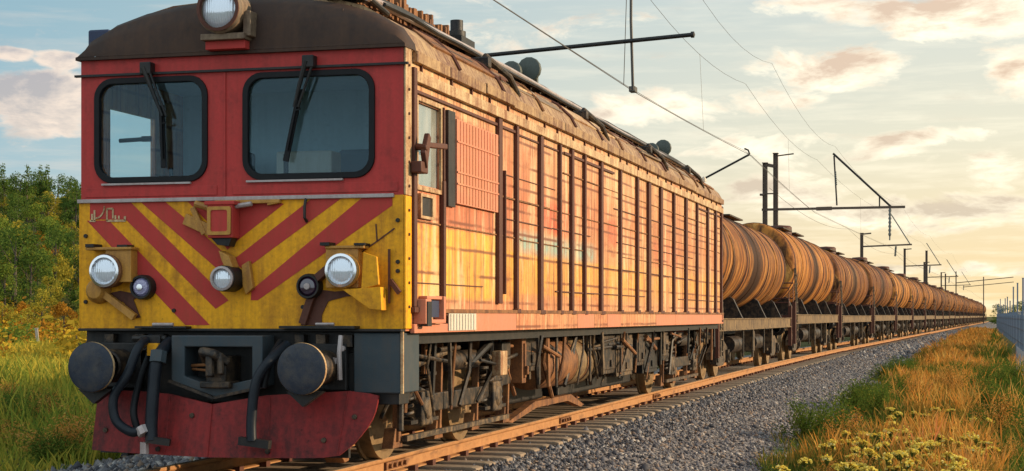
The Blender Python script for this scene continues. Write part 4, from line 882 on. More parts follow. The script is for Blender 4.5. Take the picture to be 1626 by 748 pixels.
# fishplates on the near rail: joints
for i, y in enumerate((1.9, 9.2, 16.5)):
    mb = MB(); mb.box((.81, y - .3, -.125), (.835, y + .3, -.05))
    for k_ in range(4): mb.lathe([(0, .03), (.022, .03), (.024, 0)], (.835, y - .22 + k_*.147, -.088), 'x', 8)
    o = mb.build('rail_joint', [M['rust']]); tag(o, 'bolted rusty joint plate on the side of the near rail', 'rail joint', 'joint plates on the near rail')
# ballast bed
o = sweep('ballast', M['ballast'], [(-5.4, -.66), (-4.4, -.56), (-2.4, -.30), (-1.75, -.235), (-.8, -.225), (.8, -.225), (1.6, -.225), (2.4, -.28), (3.5, -.50), (4.4, -.63), (5.0, -.68)], list(np.arange(-14, 60, 1.0)) + list(np.arange(60, 460, 6.0)), True)
o['kind'] = 'structure'

def np_mesh(name, verts, faces_flat, counts, mats, midx=None, smooth=False):
    me = bpy.data.meshes.new(name); nv = len(verts); nf = len(counts)
    me.vertices.add(nv); me.vertices.foreach_set('co', np.asarray(verts, np.float32).ravel())
    me.loops.add(len(faces_flat)); me.loops.foreach_set('vertex_index', np.asarray(faces_flat, np.int32))
    st = np.concatenate([[0], np.cumsum(counts)[:-1]]).astype(np.int32)
    me.polygons.add(nf); me.polygons.foreach_set('loop_start', st)
    try: me.polygons.foreach_set('loop_total', np.asarray(counts, np.int32))
    except Exception: pass
    for m_ in mats: me.materials.append(m_)
    if midx is not None: me.polygons.foreach_set('material_index', np.asarray(midx, np.int32))
    me.update(calc_edges=True); me.validate()
    o = bpy.data.objects.new(name, me); COL.objects.link(o); return o

vcx = np.vectorize(cx)
def bed_z(u):
    return np.interp(u, [-5.4, -4.4, -2.4, -1.75, -.8, .8, 1.75, 2.4, 3.5, 4.4, 5.0], [-.66, -.56, -.30, -.235, -.225, -.225, -.225, -.28, -.50, -.63, -.68])
def stones(name, u, y, size):
    n = len(u); base = np.array([[1,0,0],[-1,0,0],[0,1,0],[0,-1,0],[0,0,1],[0,0,-1]], float)
    f = np.array([[0,2,4],[2,1,4],[1,3,4],[3,0,4],[2,0,5],[1,2,5],[3,1,5],[0,3,5]])
    v = base[None] * (1 + RNG.uniform(-.35, .35, (n, 6, 1))) + RNG.uniform(-.3, .3, (n, 6, 3))
    v *= size[:, None, None] * np.array([1, 1, .75]) * RNG.uniform(.7, 1.3, (n, 1, 3))
    a = RNG.uniform(0, 2*PI, n); c_, s_ = np.cos(a)[:, None], np.sin(a)[:, None]
    x_ = v[..., 0]*c_ - v[..., 1]*s_; y_ = v[..., 0]*s_ + v[..., 1]*c_
    v = np.stack([x_, y_, v[..., 2]], -1)
    p = np.stack([vcx(y) + u, y, bed_z(u) + size * RNG.uniform(-.2, .35, n)], -1)
    v += p[:, None]
    ff = (f[None] + (np.arange(n) * 6)[:, None, None]).reshape(-1)
    o = np_mesh(name, v.reshape(-1, 3), ff, np.full(n*8, 3), [M['stone']]); o['kind'] = 'stuff'; return o
def ypow(n, a, b, p=1.8): return a + (b - a) * RNG.random(n) ** p
n = 52000; u = np.concatenate([RNG.uniform(.95, 4.7, 45000), RNG.normal(1.62, .2, 7000)])
yy_ = ypow(n, -2, 62, 1.7); on = (np.abs((yy_ + 3.2 + .3) % .6 - .3) < .135) & (u < 1.44)
u = np.where(on & (u < 1.2), u + 1.3, np.where(on, u + .5, u)); stones('loose_ballast_stones', u, yy_, RNG.gamma(5, .0038, n) + .006)
n = 16000; stones('loose_ballast_stones', RNG.uniform(1.4, 4.4, n), RNG.uniform(55, 170, n), RNG.gamma(6, .009, n) + .02)
n = 9000; stones('loose_ballast_stones', RNG.uniform(-5.3, -1.0, n), RNG.uniform(-2, 16, n), RNG.gamma(6, .0055, n) + .01)

# ================================================================== GROUND, PATH, HILL
mb = MB(); G = []
gx = [-3000, -600, -200, -80, -30, -6, 6, 9.4, 12, 60, 300, 1200, 3000]; gy = [-60, -20, 0, 20, 60, 140, 300, 700, 1800, 5200]
vs = [(x, y, -.64) for y in gy for x in gx]; n = len(gx)
mb.add(vs, [(i*n+j, i*n+j+1, (i+1)*n+j+1, (i+1)*n+j) for i in range(len(gy)-1) for j in range(n-1)])
o = mb.build('ground', [M['ground']]); o['kind'] = 'structure'
o = sweep('path', M['path'], [(7.95, -.63), (8.0, -.615), (9.0, -.615), (9.05, -.63)], list(np.arange(36, 60, 2.0)) + list(np.arange(60, 460, 6.0))); o['kind'] = 'structure'

def sstep(a, b, x): t = np.clip((x - a) / (b - a), 0, 1); return t*t*(3 - 2*t)
def hill_z(x, y): return -.7 + 15.5 * sstep(44, 128, -np.asarray(x)) + .6*np.sin(np.asarray(x)*.11 + np.asarray(y)*.07)*sstep(50, 80, -np.asarray(x))
mb = MB(); hx = np.linspace(-330, -42, 60); hy = np.linspace(-30, 420, 60)
vs = [(x, y, float(hill_z(x, y))) for y in hy for x in hx]; n = len(hx)
mb.add(vs, [(i*n+j, i*n+j+1, (i+1)*n+j+1, (i+1)*n+j) for i in range(len(hy)-1) for j in range(n-1)], 0, True)
o = mb.build('hillside', [M['ground']]); o['kind'] = 'structure'

# ================================================================== VEGETATION
def blades(name, P, h, w, lean, mats, levels=((0, 1), (.5, .8)), kind='stuff', midx=None):
    n = len(P); a = RNG.uniform(0, 2*PI, n); la = RNG.uniform(0, 2*PI, n)
    d = np.stack([np.cos(a), np.sin(a), np.zeros(n)], -1); l = np.stack([np.cos(la), np.sin(la), np.zeros(n)], -1) * (lean * h)[:, None]
    rows = []
    for t, wf in levels:
        c_ = P + l * t**2; c_ = c_ + np.array([0, 0, 1.]) * (h * t)[:, None]
        rows += [c_ - d * (w * wf / 2)[:, None], c_ + d * (w * wf / 2)[:, None]]
    tip = P + l + np.array([0, 0, 1.]) * h[:, None]
    V = np.stack(rows + [tip], 1); k_ = V.shape[1]; L_ = len(levels)
    f = []; cnt = []
    for i in range(L_ - 1): f += [2*i, 2*i+1, 2*i+3, 2*i+2]; cnt.append(4)
    f += [2*(L_-1), 2*(L_-1)+1, 2*L_]; cnt.append(3)
    F = (np.array(f)[None] + (np.arange(n) * k_)[:, None]).ravel()
    o = np_mesh(name, V.reshape(-1, 3), F, np.tile(cnt, n), mats)
    if kind: o['kind'] = kind
    return o
def fnoise(x, y, s, seed=0):
    r_ = np.random.default_rng(seed); out = 0
    for i in range(6):
        ax, ay, ph = r_.normal(0, s, 3); out = out + np.sin(x*ax + y*ay + ph*7)
    return out / 2.5
# right-hand strip: edge wanders, grass stands in mounds
def strip_pts(n, y0, y1, x0, x1, p):
    y = ypow(n, y0, y1, p); x = RNG.uniform(x0, x1, n); return x + np.clip(vcx(y) * .55, 0, 6), y, x
def edge(y): return 3.75 + .25*np.sin(y*.45) + .18*np.sin(y*1.3 + 1) + .2*(y < 9)
def mound(x, y): return np.clip(.95 + .55*fnoise(x, y, .75, 3), .3, 1.75)
x, y, x0_ = strip_pts(120000, -1, 200, 3.3, 8.0, 2.5)
keep = (x0_ > edge(y)) & (fnoise(x, y, .8, 5) + RNG.normal(0, .30, len(x)) > .0 - .35*(x0_ < edge(y) + .7)) & ((x0_ < 6.45 + .25*np.sin(y*.3) + .004*y) | (RNG.random(len(x)) < .10))
x, y, x0_ = x[keep], y[keep], x0_[keep]
m_ = mound(x, y); ed = np.clip((x0_ - edge(y)) / .9, .35, 1)
h = (.22 + .38*RNG.random(len(x))**1.4) * m_ * ed
P = np.stack([x, y, np.full(len(x), -.64)], -1)
blades('orange_seeding_grass', P, h, (.004 + .0005*(y + 14)) * RNG.uniform(.6, 1.3, len(x)), RNG.uniform(.1, .6, len(x)), [M['orange_grass']], ((0, .5), (.45, .5), (.7, 1.25)))
x, y, x0_ = strip_pts(100000, -1, 230, 3.3, 9.6, 2.3)
keep = (x0_ > edge(y) - .1) & ((x0_ < 7.75) | (y < 34) | (x0_ > 9.45))
x, y, x0_ = x[keep], y[keep], x0_[keep]; ed = np.clip((x0_ - edge(y) + .1) / .8, .35, 1)
h = (.14 + .22*RNG.random(len(x))) * mound(x, y) * ed
blades('green_grass', np.stack([x, y, np.full(len(x), -.64)], -1), h, (.006 + .0006*(y + 14)) * RNG.uniform(.6, 1.3, len(x)), RNG.uniform(.2, .9, len(x)), [M['green_grass']])
x, y, x0_ = strip_pts(9000, 12, 60, 7.8, 9.6, 1.4)
keep = fnoise(x, y, .6, 9) > .1; x, y = x[keep], y[keep]
keep = (y < 36) | (RNG.random(len(y)) < .15); x, y = x[keep], y[keep]
blades('orange_seeding_grass', np.stack([x, y, np.full(len(x), -.64)], -1), .25 + .4*RNG.random(len(x)), .02 * RNG.uniform(.6, 1.3, len(x)), RNG.uniform(.1, .5, len(x)), [M['orange_grass']], ((0, .5), (.45, .5), (.7, 1.25)))
# left meadow along the sight line past the cab
n = 90000; y = ypow(n, -1, 110, 1.5); x = 6.2 - (y + 13.7)*np.tan(np.radians(RNG.uniform(25.5, 37, n)));
keep = (x < -4.9 - .3*np.sin(y)) & (x > -62); x, y = x[keep], y[keep]
dist = np.hypot(x - 6.2, y + 13.7)
h = (.14 + .45*RNG.random(len(x))**1.5) * np.clip(.85 + .7*fnoise(x, y, .5, 12), .25, 1.8)
near = (dist < 40 + RNG.normal(0, 5, len(x))) & (RNG.random(len(x)) < .38 + .4*fnoise(x, y, .4, 31))
blades('green_grass', np.stack([x, y, np.full(len(x), -.66)], -1)[near], h[near], (.0009*dist * RNG.uniform(.5, 1.2, len(x)))[near], RNG.uniform(.2, .8, near.sum()), [M['green_grass']])
blades('meadow_grass', np.stack([x, y, np.full(len(x), -.66)], -1)[~near], h[~near]*1.2, (.0011*dist * RNG.uniform(.5, 1.3, len(x)))[~near], RNG.uniform(.2, .7, (~near).sum()), [M['meadow_grass']], ((0, .7), (.6, 1)))
# yellow umbel flowers: each plant an object (stem + flower head + leaves)
def make_flower(seed):
    r_ = random.Random(seed); hgt = .42
    mb = MB(); top = Vector((r_.uniform(-.05, .05), r_.uniform(-.05, .05), hgt)); mb.tube([(0, 0, 0), (top.x*.4, top.y*.4, hgt*.5), top], [.008, .007, .005], 5)
    for k_ in range(5):
        a = r_.uniform(0, 2*PI); z = r_.uniform(.1, .32); d = Vector((math.cos(a), math.sin(a), .35)) * r_.uniform(.08, .16)
        p = Vector((top.x*z, top.y*z, z)); sd = Vector((-math.sin(a), math.cos(a), 0)) * .018
        mb.add([p, p + d*.5 + sd, p + d, p + d*.5 - sd], [(0, 1, 2, 3)])
    stem = mb.build('yellow_flower', [M['stem']], None, normals=False)
    mb = MB()
    for k_ in range(22):
        a = r_.uniform(0, 2*PI); q = .085 * math.sqrt(r_.random()); c_ = top + Vector((q*math.cos(a), q*math.sin(a), .03 - q*q*4 + r_.uniform(-.008, .012)))
        for j in range(3):
            u_ = Vector((r_.gauss(0, 1), r_.gauss(0, 1), r_.gauss(0, .35))).normalized() * .016; v_ = u_.cross(Vector((r_.gauss(0, .5), r_.gauss(0, .5), 1))).normalized() * .014
            mb.add([c_ - u_ - v_, c_ + u_ - v_, c_ + u_ + v_, c_ - u_ + v_], [(0, 1, 2, 3)])
        mb.tube([top - Vector((0, 0, .05)), c_], .0025, 3, 1, False)
    mb.build('flower_head', [M['flower'], M['stem']], stem, normals=False)
    return stem
fl = [make_flower(s) for s in range(4)]; used = set()
for i in range(130):
    k_ = i % 4; o = fl[k_] if k_ not in used else copy_tree(fl[k_]); used.add(k_)
    if i < 108: y = random.uniform(2.2, 9.5); x = 4.75 + random.uniform(0, 1.3) + .22*random.gauss(0, 1) + .03*y
    else: y = random.uniform(6, 16); x = random.uniform(4.5, 6.6)
    o.location = (x, y, -.64 + random.uniform(-.06, .04)); s = random.uniform(.75, 1.25); o.scale = (s, s, random.uniform(.8, 1.25)); o.rotation_euler = (random.uniform(-.15, .15), random.uniform(-.15, .15), random.uniform(0, 6.28))
    tag(o, 'pale yellow umbel flower growing in the grass clump beside the ballast', 'flower', 'yellow flowers in the right-hand grass')
def make_weed(name, mat, seed, n_=1100, s0=.05):
    r_ = np.random.default_rng(seed); rd = random.Random(seed)
    mb = MB(); tips = []
    for i in range(16):
        a_ = rd.uniform(0, 6.28); q = rd.uniform(.05, .42); tp = Vector((q*math.cos(a_), q*math.sin(a_), rd.uniform(.35, .75)*(1.1 - q))); tips.append(tp)
        mb.tube([(0, 0, 0), (tp.x*.35, tp.y*.35, tp.z*.6), tp], [.007, .005, .003], 4)
    root = mb.build(name, [M['stem']], None, normals=False)
    T = np.array([list(t) for t in tips]); idx = r_.integers(0, 16, n_); f_ = r_.random(n_)**.55
    c_ = T[idx] * np.stack([f_, f_, f_**.8], -1) + r_.normal(0, .055, (n_, 3)); c_[:, 2] = np.abs(c_[:, 2])
    u_ = r_.normal(0, 1, (n_, 3)) + np.array([0, 0, .8]); u_ /= np.linalg.norm(u_, axis=1)[:, None]; v_ = np.cross(u_, r_.normal(0, 1, (n_, 3))); v_ /= np.linalg.norm(v_, axis=1)[:, None]
    s_ = s0 * r_.uniform(.5, 1.4, n_)[:, None]
    V = np.stack([c_ - u_*s_*.6, c_ + v_*s_*.2, c_ + u_*s_*.6, c_ - v_*s_*.2], 1).reshape(-1, 3)
    o = np_mesh('foliage', V, np.arange(n_*4), np.full(n_, 4), [mat]); o.parent = root; return root
M['weed_orange'] = leafy('orange_weed_leaves', [(0, (.30, .14, .03)), (.5, (.58, .25, .05)), (1, (.68, .38, .12))], .35, (.05, .32, (.10, .13, .025)), 2, .8)
M['weed_green'] = leafy('green_weed_leaves', [(0, (.05, .09, .015)), (.5, (.10, .15, .025)), (1, (.24, .22, .04))], .35, None, 2, .6)
weeds = [(make_weed('orange_weed', M['weed_orange'], 5, 2400, .024), 'bushy orange weed growing in the right-hand grass strip', 'orange weeds in the verge'), (make_weed('orange_weed', M['weed_orange'], 6, 2400, .024), 'bushy orange weed growing in the right-hand grass strip', 'orange weeds in the verge'), (make_weed('green_weed', M['weed_green'], 7, 1800, .034), 'bushy green weed growing in the right-hand grass strip', 'green weeds in the verge')]
usedw = set(); rw = random.Random(21)
for i in range(78):
    k_ = rw.choices((0, 1, 2), (.22, .22, .56))[0]; y = 1.5 + 70*rw.random()**1.9; o, lb, gp = weeds[k_]
    lo = 3.9 + .25*math.sin(y*.45); x = rw.uniform(lo + .6, 6.9) if k_ < 2 else rw.choice((rw.uniform(lo + .2, lo + .6), rw.uniform(6.6, 7.8), rw.uniform(lo, 7.6)))
    if k_ in usedw: o = copy_tree(o)
    usedw.add(k_); s = rw.uniform(.65, 1.1)*(.8 if y < 9 else 1.1); o.location = (x + min(6, cx(y)*.55), y, -.64); o.scale = (s*1.15, s*1.15, s); o.rotation_euler = (0, 0, rw.uniform(0, 6.28)); tag(o, lb, 'weed', gp)
for i in range(90):
    k_ = rw.choices((0, 1, 2), (.32, .33, .35))[0]; y = rw.uniform(6, 42); a_ = R(rw.uniform(28.5, 34.5)); x = 6.2 - (y + 13.7)*math.tan(a_)
    if abs(math.degrees(a_) - 30.87) < 1.2 and y > 14: continue
    o = copy_tree(weeds[k_][0]); s = rw.uniform(.7, 1.5); o.location = (x, y, -.66); o.scale = (s*1.5, s*1.5, s*.8); o.rotation_euler = (0, 0, rw.uniform(0, 6.28)); tag(o, 'spreading %s weed in the shaded meadow left of the cab' % ('orange' if k_ < 2 else 'green'), 'weed', 'weeds in the left meadow')
# trees: trunk with limbs, crown of many leaf-sized faces in uneven clumps
def make_tree(name, mat, H, wid, seed, nleaf=1700, leaf=.17, shape='round', trunk_f=.16):
    r_ = np.random.default_rng(seed); rd = random.Random(seed)
    root = empty(name)
    mb = MB(); tip = Vector((rd.uniform(-.2, .2), rd.uniform(-.2, .2), H*.86)); mb.tube([(0, 0, -.4), tip*.3, tip*.65, tip], [.045*wid + .03, .035*wid + .02, .02*wid + .01, .01], 7)
    clumps = []
    nc = 26 if shape != 'cone' else 30
    for i in range(nc):
        t = rd.uniform(trunk_f, 1.0)
        if shape == 'cone': rad = wid*.5*(1.02 - t)**.8 * rd.uniform(.3, 1); cr = (.09 + .16*(1 - t))*wid
        else: rad = wid*.5*math.sqrt(max(0.02, 1 - ((t - .52)/.52)**2)) * rd.uniform(.35, 1.0); cr = rd.uniform(.11, .24)*wid
        a = rd.uniform(0, 2*PI); c_ = np.array([math.cos(a)*rad, math.sin(a)*rad, H*t*.96]); clumps.append((c_, cr))
        if i % 3 == 0: mb.tube([tip*min(.95, max(.12, t - .18)), Vector(c_)], [.012*wid, .006], 5)
    mb.build('trunk', [M['bark']], root)
    w_ = np.array([c[1]**2 for c in clumps]); w_ /= w_.sum(); idx = r_.choice(len(clumps), nleaf, p=w_)
    C_ = np.array([c[0] for c in clumps])[idx]; rr_ = np.array([c[1] for c in clumps])[idx]
    dv = r_.normal(0, 1, (nleaf, 3)); dv /= np.linalg.norm(dv, axis=1)[:, None]; dv[:, 2] *= .8
    c_ = C_ + dv * (rr_ * r_.random(nleaf)**.45)[:, None]
    u_ = r_.normal(0, 1, (nleaf, 3)); u_ /= np.linalg.norm(u_, axis=1)[:, None]
    v_ = np.cross(u_, r_.normal(0, 1, (nleaf, 3))); v_ /= np.linalg.norm(v_, axis=1)[:, None]
    s_ = leaf * r_.uniform(.5, 1.25, nleaf)[:, None]
    V = np.stack([c_ - u_*s_*.5, c_ + v_*s_*.28, c_ + u_*s_*.5, c_ - v_*s_*.28], 1).reshape(-1, 3)
    o = np_mesh('crown', V, np.arange(nleaf*4), np.full(nleaf, 4), [mat]); o.parent = root
    return root
kinds = [
    ('broadleaf_tree', 'leaf_dark', 7.5, 4.2, 'round', 'dense dark green tree growing on the hillside', 'tree'),
    ('broadleaf_tree', 'leaf_green', 6.5, 3.6, 'round', 'mid green bushy tree growing on the hillside', 'tree'),
    ('conifer_tree', 'leaf_dark', 8.5, 3.4, 'cone', 'dark pointed conifer standing in the hillside wood', 'tree'),
    ('broadleaf_tree', 'leaf_olive', 6.0, 3.2, 'round', 'olive yellow birch turning colour on the hillside', 'tree'),
    ('broadleaf_tree', 'leaf_orange', 4.6, 2.8, 'round', 'small orange autumn tree at the foot of the hill', 'tree'),
]
protos = [make_tree(nm, M[mt], H, wd, 20 + i, 1700, .26, sh) for i, (nm, mt, H, wd, sh, lb, ct) in enumerate(kinds)]
used = set(); cnt = 0
def place_tree(k_, x, y, z, s):
    o = protos[k_] if k_ not in used else copy_tree(protos[k_]); used.add(k_)
    o.location = (x, y, z - .1); o.scale = (s*random.uniform(.85, 1.2), s*random.uniform(.85, 1.2), s); o.rotation_euler = (0, 0, random.uniform(0, 6.28))
    tag(o, kinds[k_][5], kinds[k_][6], 'trees on the hillside left of the train'); return o
rng = random.Random(5)
for i in range(290):
    X = rng.uniform(-138, -47); a = R(rng.uniform(27.0, 35.0)); Y = (6.2 - X) / math.tan(a) - 13.7
    front_ = X > -58; back_ = X < -92
    k_ = rng.choices(range(5), (.14, .22, .03, .26, .35) if front_ else ((.34, .20, .22, .18, .06) if back_ else (.28, .30, .08, .24, .10)))[0]
    place_tree(k_, X, Y, float(hill_z(X, Y)), rng.uniform(.7, 1.15) * (.55 if front_ else .86))
# shrubs of the meadow edge
def make_shrub(mat, seed, nleaf=420):
    r_ = np.random.default_rng(seed); rd = random.Random(seed); root = empty('meadow_shrub')
    mb = MB()
    for i in range(6): a = rd.uniform(0, 6.28); mb.tube([(0, 0, -.1), (.35*math.cos(a), .35*math.sin(a), rd.uniform(.5, .9))], [.02, .008], 5)
    mb.build('stem', [M['bark']], root)
    c_ = r_.normal(0, 1, (nleaf, 3)) * np.array([.38, .38, .28]) + np.array([0, 0, .55]); c_[:, 2] = np.abs(c_[:, 2])
    u_ = r_.normal(0, 1, (nleaf, 3)); u_ /= np.linalg.norm(u_, axis=1)[:, None]; v_ = np.cross(u_, r_.normal(0, 1, (nleaf, 3))); v_ /= np.linalg.norm(v_, axis=1)[:, None]
    s_ = .16 * r_.uniform(.5, 1.3, nleaf)[:, None]
    V = np.stack([c_ - u_*s_*.5, c_ + v_*s_*.3, c_ + u_*s_*.5, c_ - v_*s_*.3], 1).reshape(-1, 3)
    o = np_mesh('foliage', V, np.arange(nleaf*4), np.full(nleaf, 4), [mat]); o.parent = root; return root
M['leaf_gold'] = leafy('golden_shrub_leaves', [(0, (.20, .15, .02)), (.5, (.46, .30, .03)), (1, (.62, .44, .05))], .3, None, .6)
sh = [(make_shrub(M['leaf_gold'], 1), 'golden yellow flowering shrub in the meadow left of the train'), (make_shrub(M['leaf_orange'], 2), 'low orange shrub at the meadow edge left of the train'), (make_shrub(M['leaf_green'], 3), 'low green shrub in the meadow left of the train')]
used2 = set()
for i in range(165):
    Y = rng.uniform(38, 96) if i < 110 else rng.uniform(13, 40); a = R(rng.uniform(28.5, 34.5)); X = 6.2 - (Y + 13.7)*math.tan(a); X = max(X, -62)
    if Y < 70 and abs(math.degrees(math.atan((6.2 - X)/(Y + 13.7))) - 30.87) < 1.6: continue
    k_ = rng.choices(range(3), (.55, .33, .12) if Y > 52 else (.25, .3, .45))[0]; o, lb = sh[k_]
    if k_ in used2: o = copy_tree(o)
    used2.add(k_); s = rng.uniform(.7, 1.7) if i < 110 else rng.uniform(.35, .7); o.location = (X, Y, float(max(-.66, hill_z(X, Y)))); o.scale = (s*1.3, s*1.3, s); o.rotation_euler = (0, 0, rng.uniform(0, 6.28))
    tag(o, lb, 'shrub', 'shrubs in the meadow')
mb = MB(); mb.box((-.06, -.06, -.2), (.06, .06, 1.25)); mb.box((-.075, -.075, 1.25), (.075, .075, 1.29)); o = mb.build('marker_post', [M['dark_wood']], None, .01)
o.location = (-41.8, 66.6, -.62); o.rotation_euler = (R(2), R(-5), .4); o.scale = (1.3, 1.3, 1.05); tag(o, 'pale leaning wooden post standing alone in the yellow meadow', 'post')
# far right: trees by the end of the line
for i, (x, y, s, k_) in enumerate(((13.4, 330, .7, 0), (14.2, 345, .85, 0), (15.6, 300, .6, 2), (15.9, 330, .8, 0), (17.5, 320, .95, 0), (18.8, 340, .9, 1))):
    o = copy_tree(protos[k_]); o.location = (x, y, -.7); o.scale = (s*1.2, s*1.2, s*.72); o.rotation_euler = (0, 0, i*1.7)
    tag(o, 'distant dark tree beyond the far end of the train', 'tree', 'far trees past the train')

# ================================================================== FENCE on the right
F = empty('metal_fence', (0, 0, 0)); tag(F, 'blue grey palisade fence with tall posts beyond the path', 'fence')
for i in range(42):
    y = 50 + i*5.0; x = 9.2 + .012*(y - 50); hgt = random.choice((2.6, 3.1, 3.5)) if i % 3 == 1 else 1.62
    mb = MB(); mb.box((x - .045, y - .045, -.7), (x + .045, y + .045, hgt)); mb.box((x - .06, y - .06, hgt), (x + .06, y + .06, hgt + .04)); mb.build('fence_post', [M['fence']], F)
    mb = MB(); y2 = y + 5.0
    for k_ in range(20): q = y + .2 + k_*.243 + .02*(k_ % 3); xx = x + .012*(q - y); mb.box((xx - .012, q - .035, -.55), (xx + .012, q + .035, 1.40 + (.05 if k_ % 2 else 0)))
    for z in (-.2, .6, 1.2): mb.bar((x, y, z), (x + .06, y2, z), .04, .06)
    mb.build('fence_panel', [M['fence'] if i % 2 else M['fence_light']], F)

# ================================================================== OVERHEAD LINE
ZW = 5.75; ZM = 7.9
sup = [18.4, 34.0, 58.0, 96.0, 140.0, 185.0, 240.0, 300.0, 370.0, 450.0]
stag = [.05, .40, -.2, .3, -.3, .3, -.3, .3, -.3, 0]
wp = [(-.05, -25., 5.62)] + [(cx(y) + s, y, ZW + (.2 if i == 1 else 0)) for i, (y, s) in enumerate(zip(sup, stag))]
mp = [(-.3, -25., 7.9)] + [(cx(y) + s*.6, y, ZM + .1) for y, s in zip(sup, stag)]
def wire(name, pts, r, label, sag=0., cat='wire', group='overhead wires'):
    out = []
    for a, b in zip(pts, pts[1:]):
        for i in range(8):
            t = i/8; out.append((a[0] + (b[0]-a[0])*t, a[1] + (b[1]-a[1])*t, a[2] + (b[2]-a[2])*t - sag*4*t*(1-t)))
    out.append(pts[-1]); mb = MB(); mb.tube(out, r, 6); o = mb.build(name, [M['wire']]); tag(o, label, cat, group); return o
wire('contact_wire', wp, .0075, 'lower contact wire zigzagging above the train roof', .03)
wire('contact_wire', [(x - .16, y, z + .13) for x, y, z in wp], .005, 'thin wire running just above the lower contact wire', .05)
wire('messenger_wire', mp, .0045, 'upper messenger wire sagging high above the train', .35)
wire('messenger_wire', [(x + .75, y, z + .55) for x, y, z in mp], .004, 'thinnest uppermost wire right of the messenger wire', .5)
wire('feeder_wire', [(cx(y) - 2.4, y, 7.0) for y in (60, 96, 140, 185, 240, 300)], .008, 'feeder wire strung between the mast tops left of the train', .5)
# hangers between messenger and contact wire
for i, (y, t) in enumerate(((-3.3, .5), (26.2, .5), (46, .5), (77., .5), (118., .5))):
    at = lambda P_, y_, s_: [float(np.interp(y_, [p[1] for p in P_], [p[k_] for p in P_])) for k_ in (0, 2)]
    (xa, za), (xb, zb) = at(mp, y, 0), at(wp, y, 0); mb = MB(); mb.tube([(xa, y, za - .33), (xb, y, zb - .03)], .004, 5); o = mb.build('wire_hanger', [M['wire']]); tag(o, 'thin vertical hanger between the messenger wire and contact wire', 'wire hanger', 'hangers of the overhead wires')
def insul(mb, p, q, r=.06, m=1):
    p = Vector(p); q = Vector(q); k_ = 7; pts = []; rs = []
    for i in range(k_*2 + 1): pts.append(p.lerp(q, i/(k_*2))); rs.append(r if i % 2 else r*.55)
    mb.tube(pts, rs, 10, m)
def finish(mb, label, group='overhead line masts left of the train'):
    return mb
# mast beside the locomotive with the long bar
def pole(mb, x, y, z1, w=.2):
    mb.box((x - w/2, y - .09, -.8), (x - w/2 + .03, y + .09, z1)); mb.box((x + w/2 - .03, y - .09, -.8), (x + w/2, y + .09, z1)); mb.box((x - w/2 + .03, y - .015, -.8), (x + w/2 - .03, y + .015, z1)); mb.box((x - w/2 - .02, y - .12, z1), (x + w/2 + .02, y + .12, z1 + .03)); mb.box((x - .35, y - .35, -.9), (x + .35, y + .35, -.45))
def mast(y, label, poles=((-3.3, 6.0),)):
    m_ = empty('catenary_mast'); tag(m_, label, 'mast', 'overhead line masts'); 
    for x, z1 in poles:
        mb = MB(); pole(mb, cx(y) + x, y, z1); mb.build('mast_pole', [M['mast']], m_)
    return m_
m1 = mast(17.6, 'mast hidden behind the locomotive whose long thin bar reaches over the roof', ((-3.3, 6.4),))
mb = MB(); mb.tube([(-3.3, 17.6, 6.42), (-1, 17.6, 6.55), (1.32, 17.6, 6.68)], .042, 10); mb.lathe([(0, -.05), (.06, -.03), (.06, .03), (0, .05)], (1.32, 17.6, 6.68), 'x', 10); mb.build('cantilever_bar', [M['black']], m1)
mb = MB(); mb.tube([(.15, 17.6, 9.2), (.14, 17.6, 7.0), (.12, 17.9, 5.72)], .028, 8); mb.lathe([(.05, -.06), (.07, 0), (.05, .06)], (.07, 17.6, 8.2), 'z', 8); mb.box((-.0, 18.1, 5.72), (.12, 18.35, 5.82)); mb.tube([(.07, 17.62, 9.2), (.07, 17.7, 8.6), (-.12, 18.2, 5.86)], .008, 6); mb.build('support_rod', [M['wire']], m1)
mb = MB(); mb.bar((.07, 17.6, 8.0), (-.05, 17.6, 7.9), .05, .05); insul(mb, (.55, 17.6, 7.75), (.35, 17.6, 7.55), .05, 0); mb.tube([(.62, 17.6, 7.7), (.42, 17.7, 7.85), (.30, 17.7, 7.6)], .02); mb.tube([(-3.3, 17.6, 6.1), (.07, 17.6, 9.1)], .012, 6) if False else None; mb.build('wire_clamp', [M['black']], m1)
m2 = mast(34.0, 'mast behind the rear of the locomotive with a short slanting arm', ((-3.3, 4.7),))
mb = MB(); mb.tube([(-3.3, 34, 4.5), (-.95, 34, 5.29), (.40, 34, 5.98)], .03, 8); mb.tube([(.40, 34, 5.98), (.36, 34, 6.1), (.25, 34, 6.15)], .025, 8); mb.build('registration_arm', [M['black']], m2)
Y3 = 58.0; m3 = mast(Y3, 'tall twin pole mast with a long beam, nearest behind the tank wagons', ((-2.31, 7.9), (-1.86, 8.3)))
X3 = cx(Y3)
mb = MB(); mb.bar((-2.0, Y3, 5.92), (3.97, Y3, 5.94), .10, .10); mb.bar((.30, Y3, 5.92), (.95, Y3, 5.93), .13, .15); mb.build('cross_beam', [M['mast']], m3)
mb = MB(); mb.bar((-1.87, Y3, 7.85), (-1.40, Y3, 7.75), .08, .14); mb.tube([(-1.40, Y3, 8.2), (-.65, Y3, 8.28)], .03); mb.tube([(-1.9, Y3, 6.6), (-1.3, Y3, 6.6)], .03); mb.tube([(-1.9, Y3 - .1, 6.55), (-2.05, Y3 - .2, 6.55)], .05); mb.build('pole_bracket', [M['mast']], m3)
mb = MB(); mb.tube([(1.04, Y3, 8.15), (1.16, Y3, 6.05)], .035, 8); mb.tube([(1.0, Y3, 8.25), (3.4, Y3, 5.95)], .045, 8); mb.tube([(2.92, Y3, 6.4), (2.92, Y3, 5.95)], .03); mb.build('bracing_rod', [M['black']], m3)
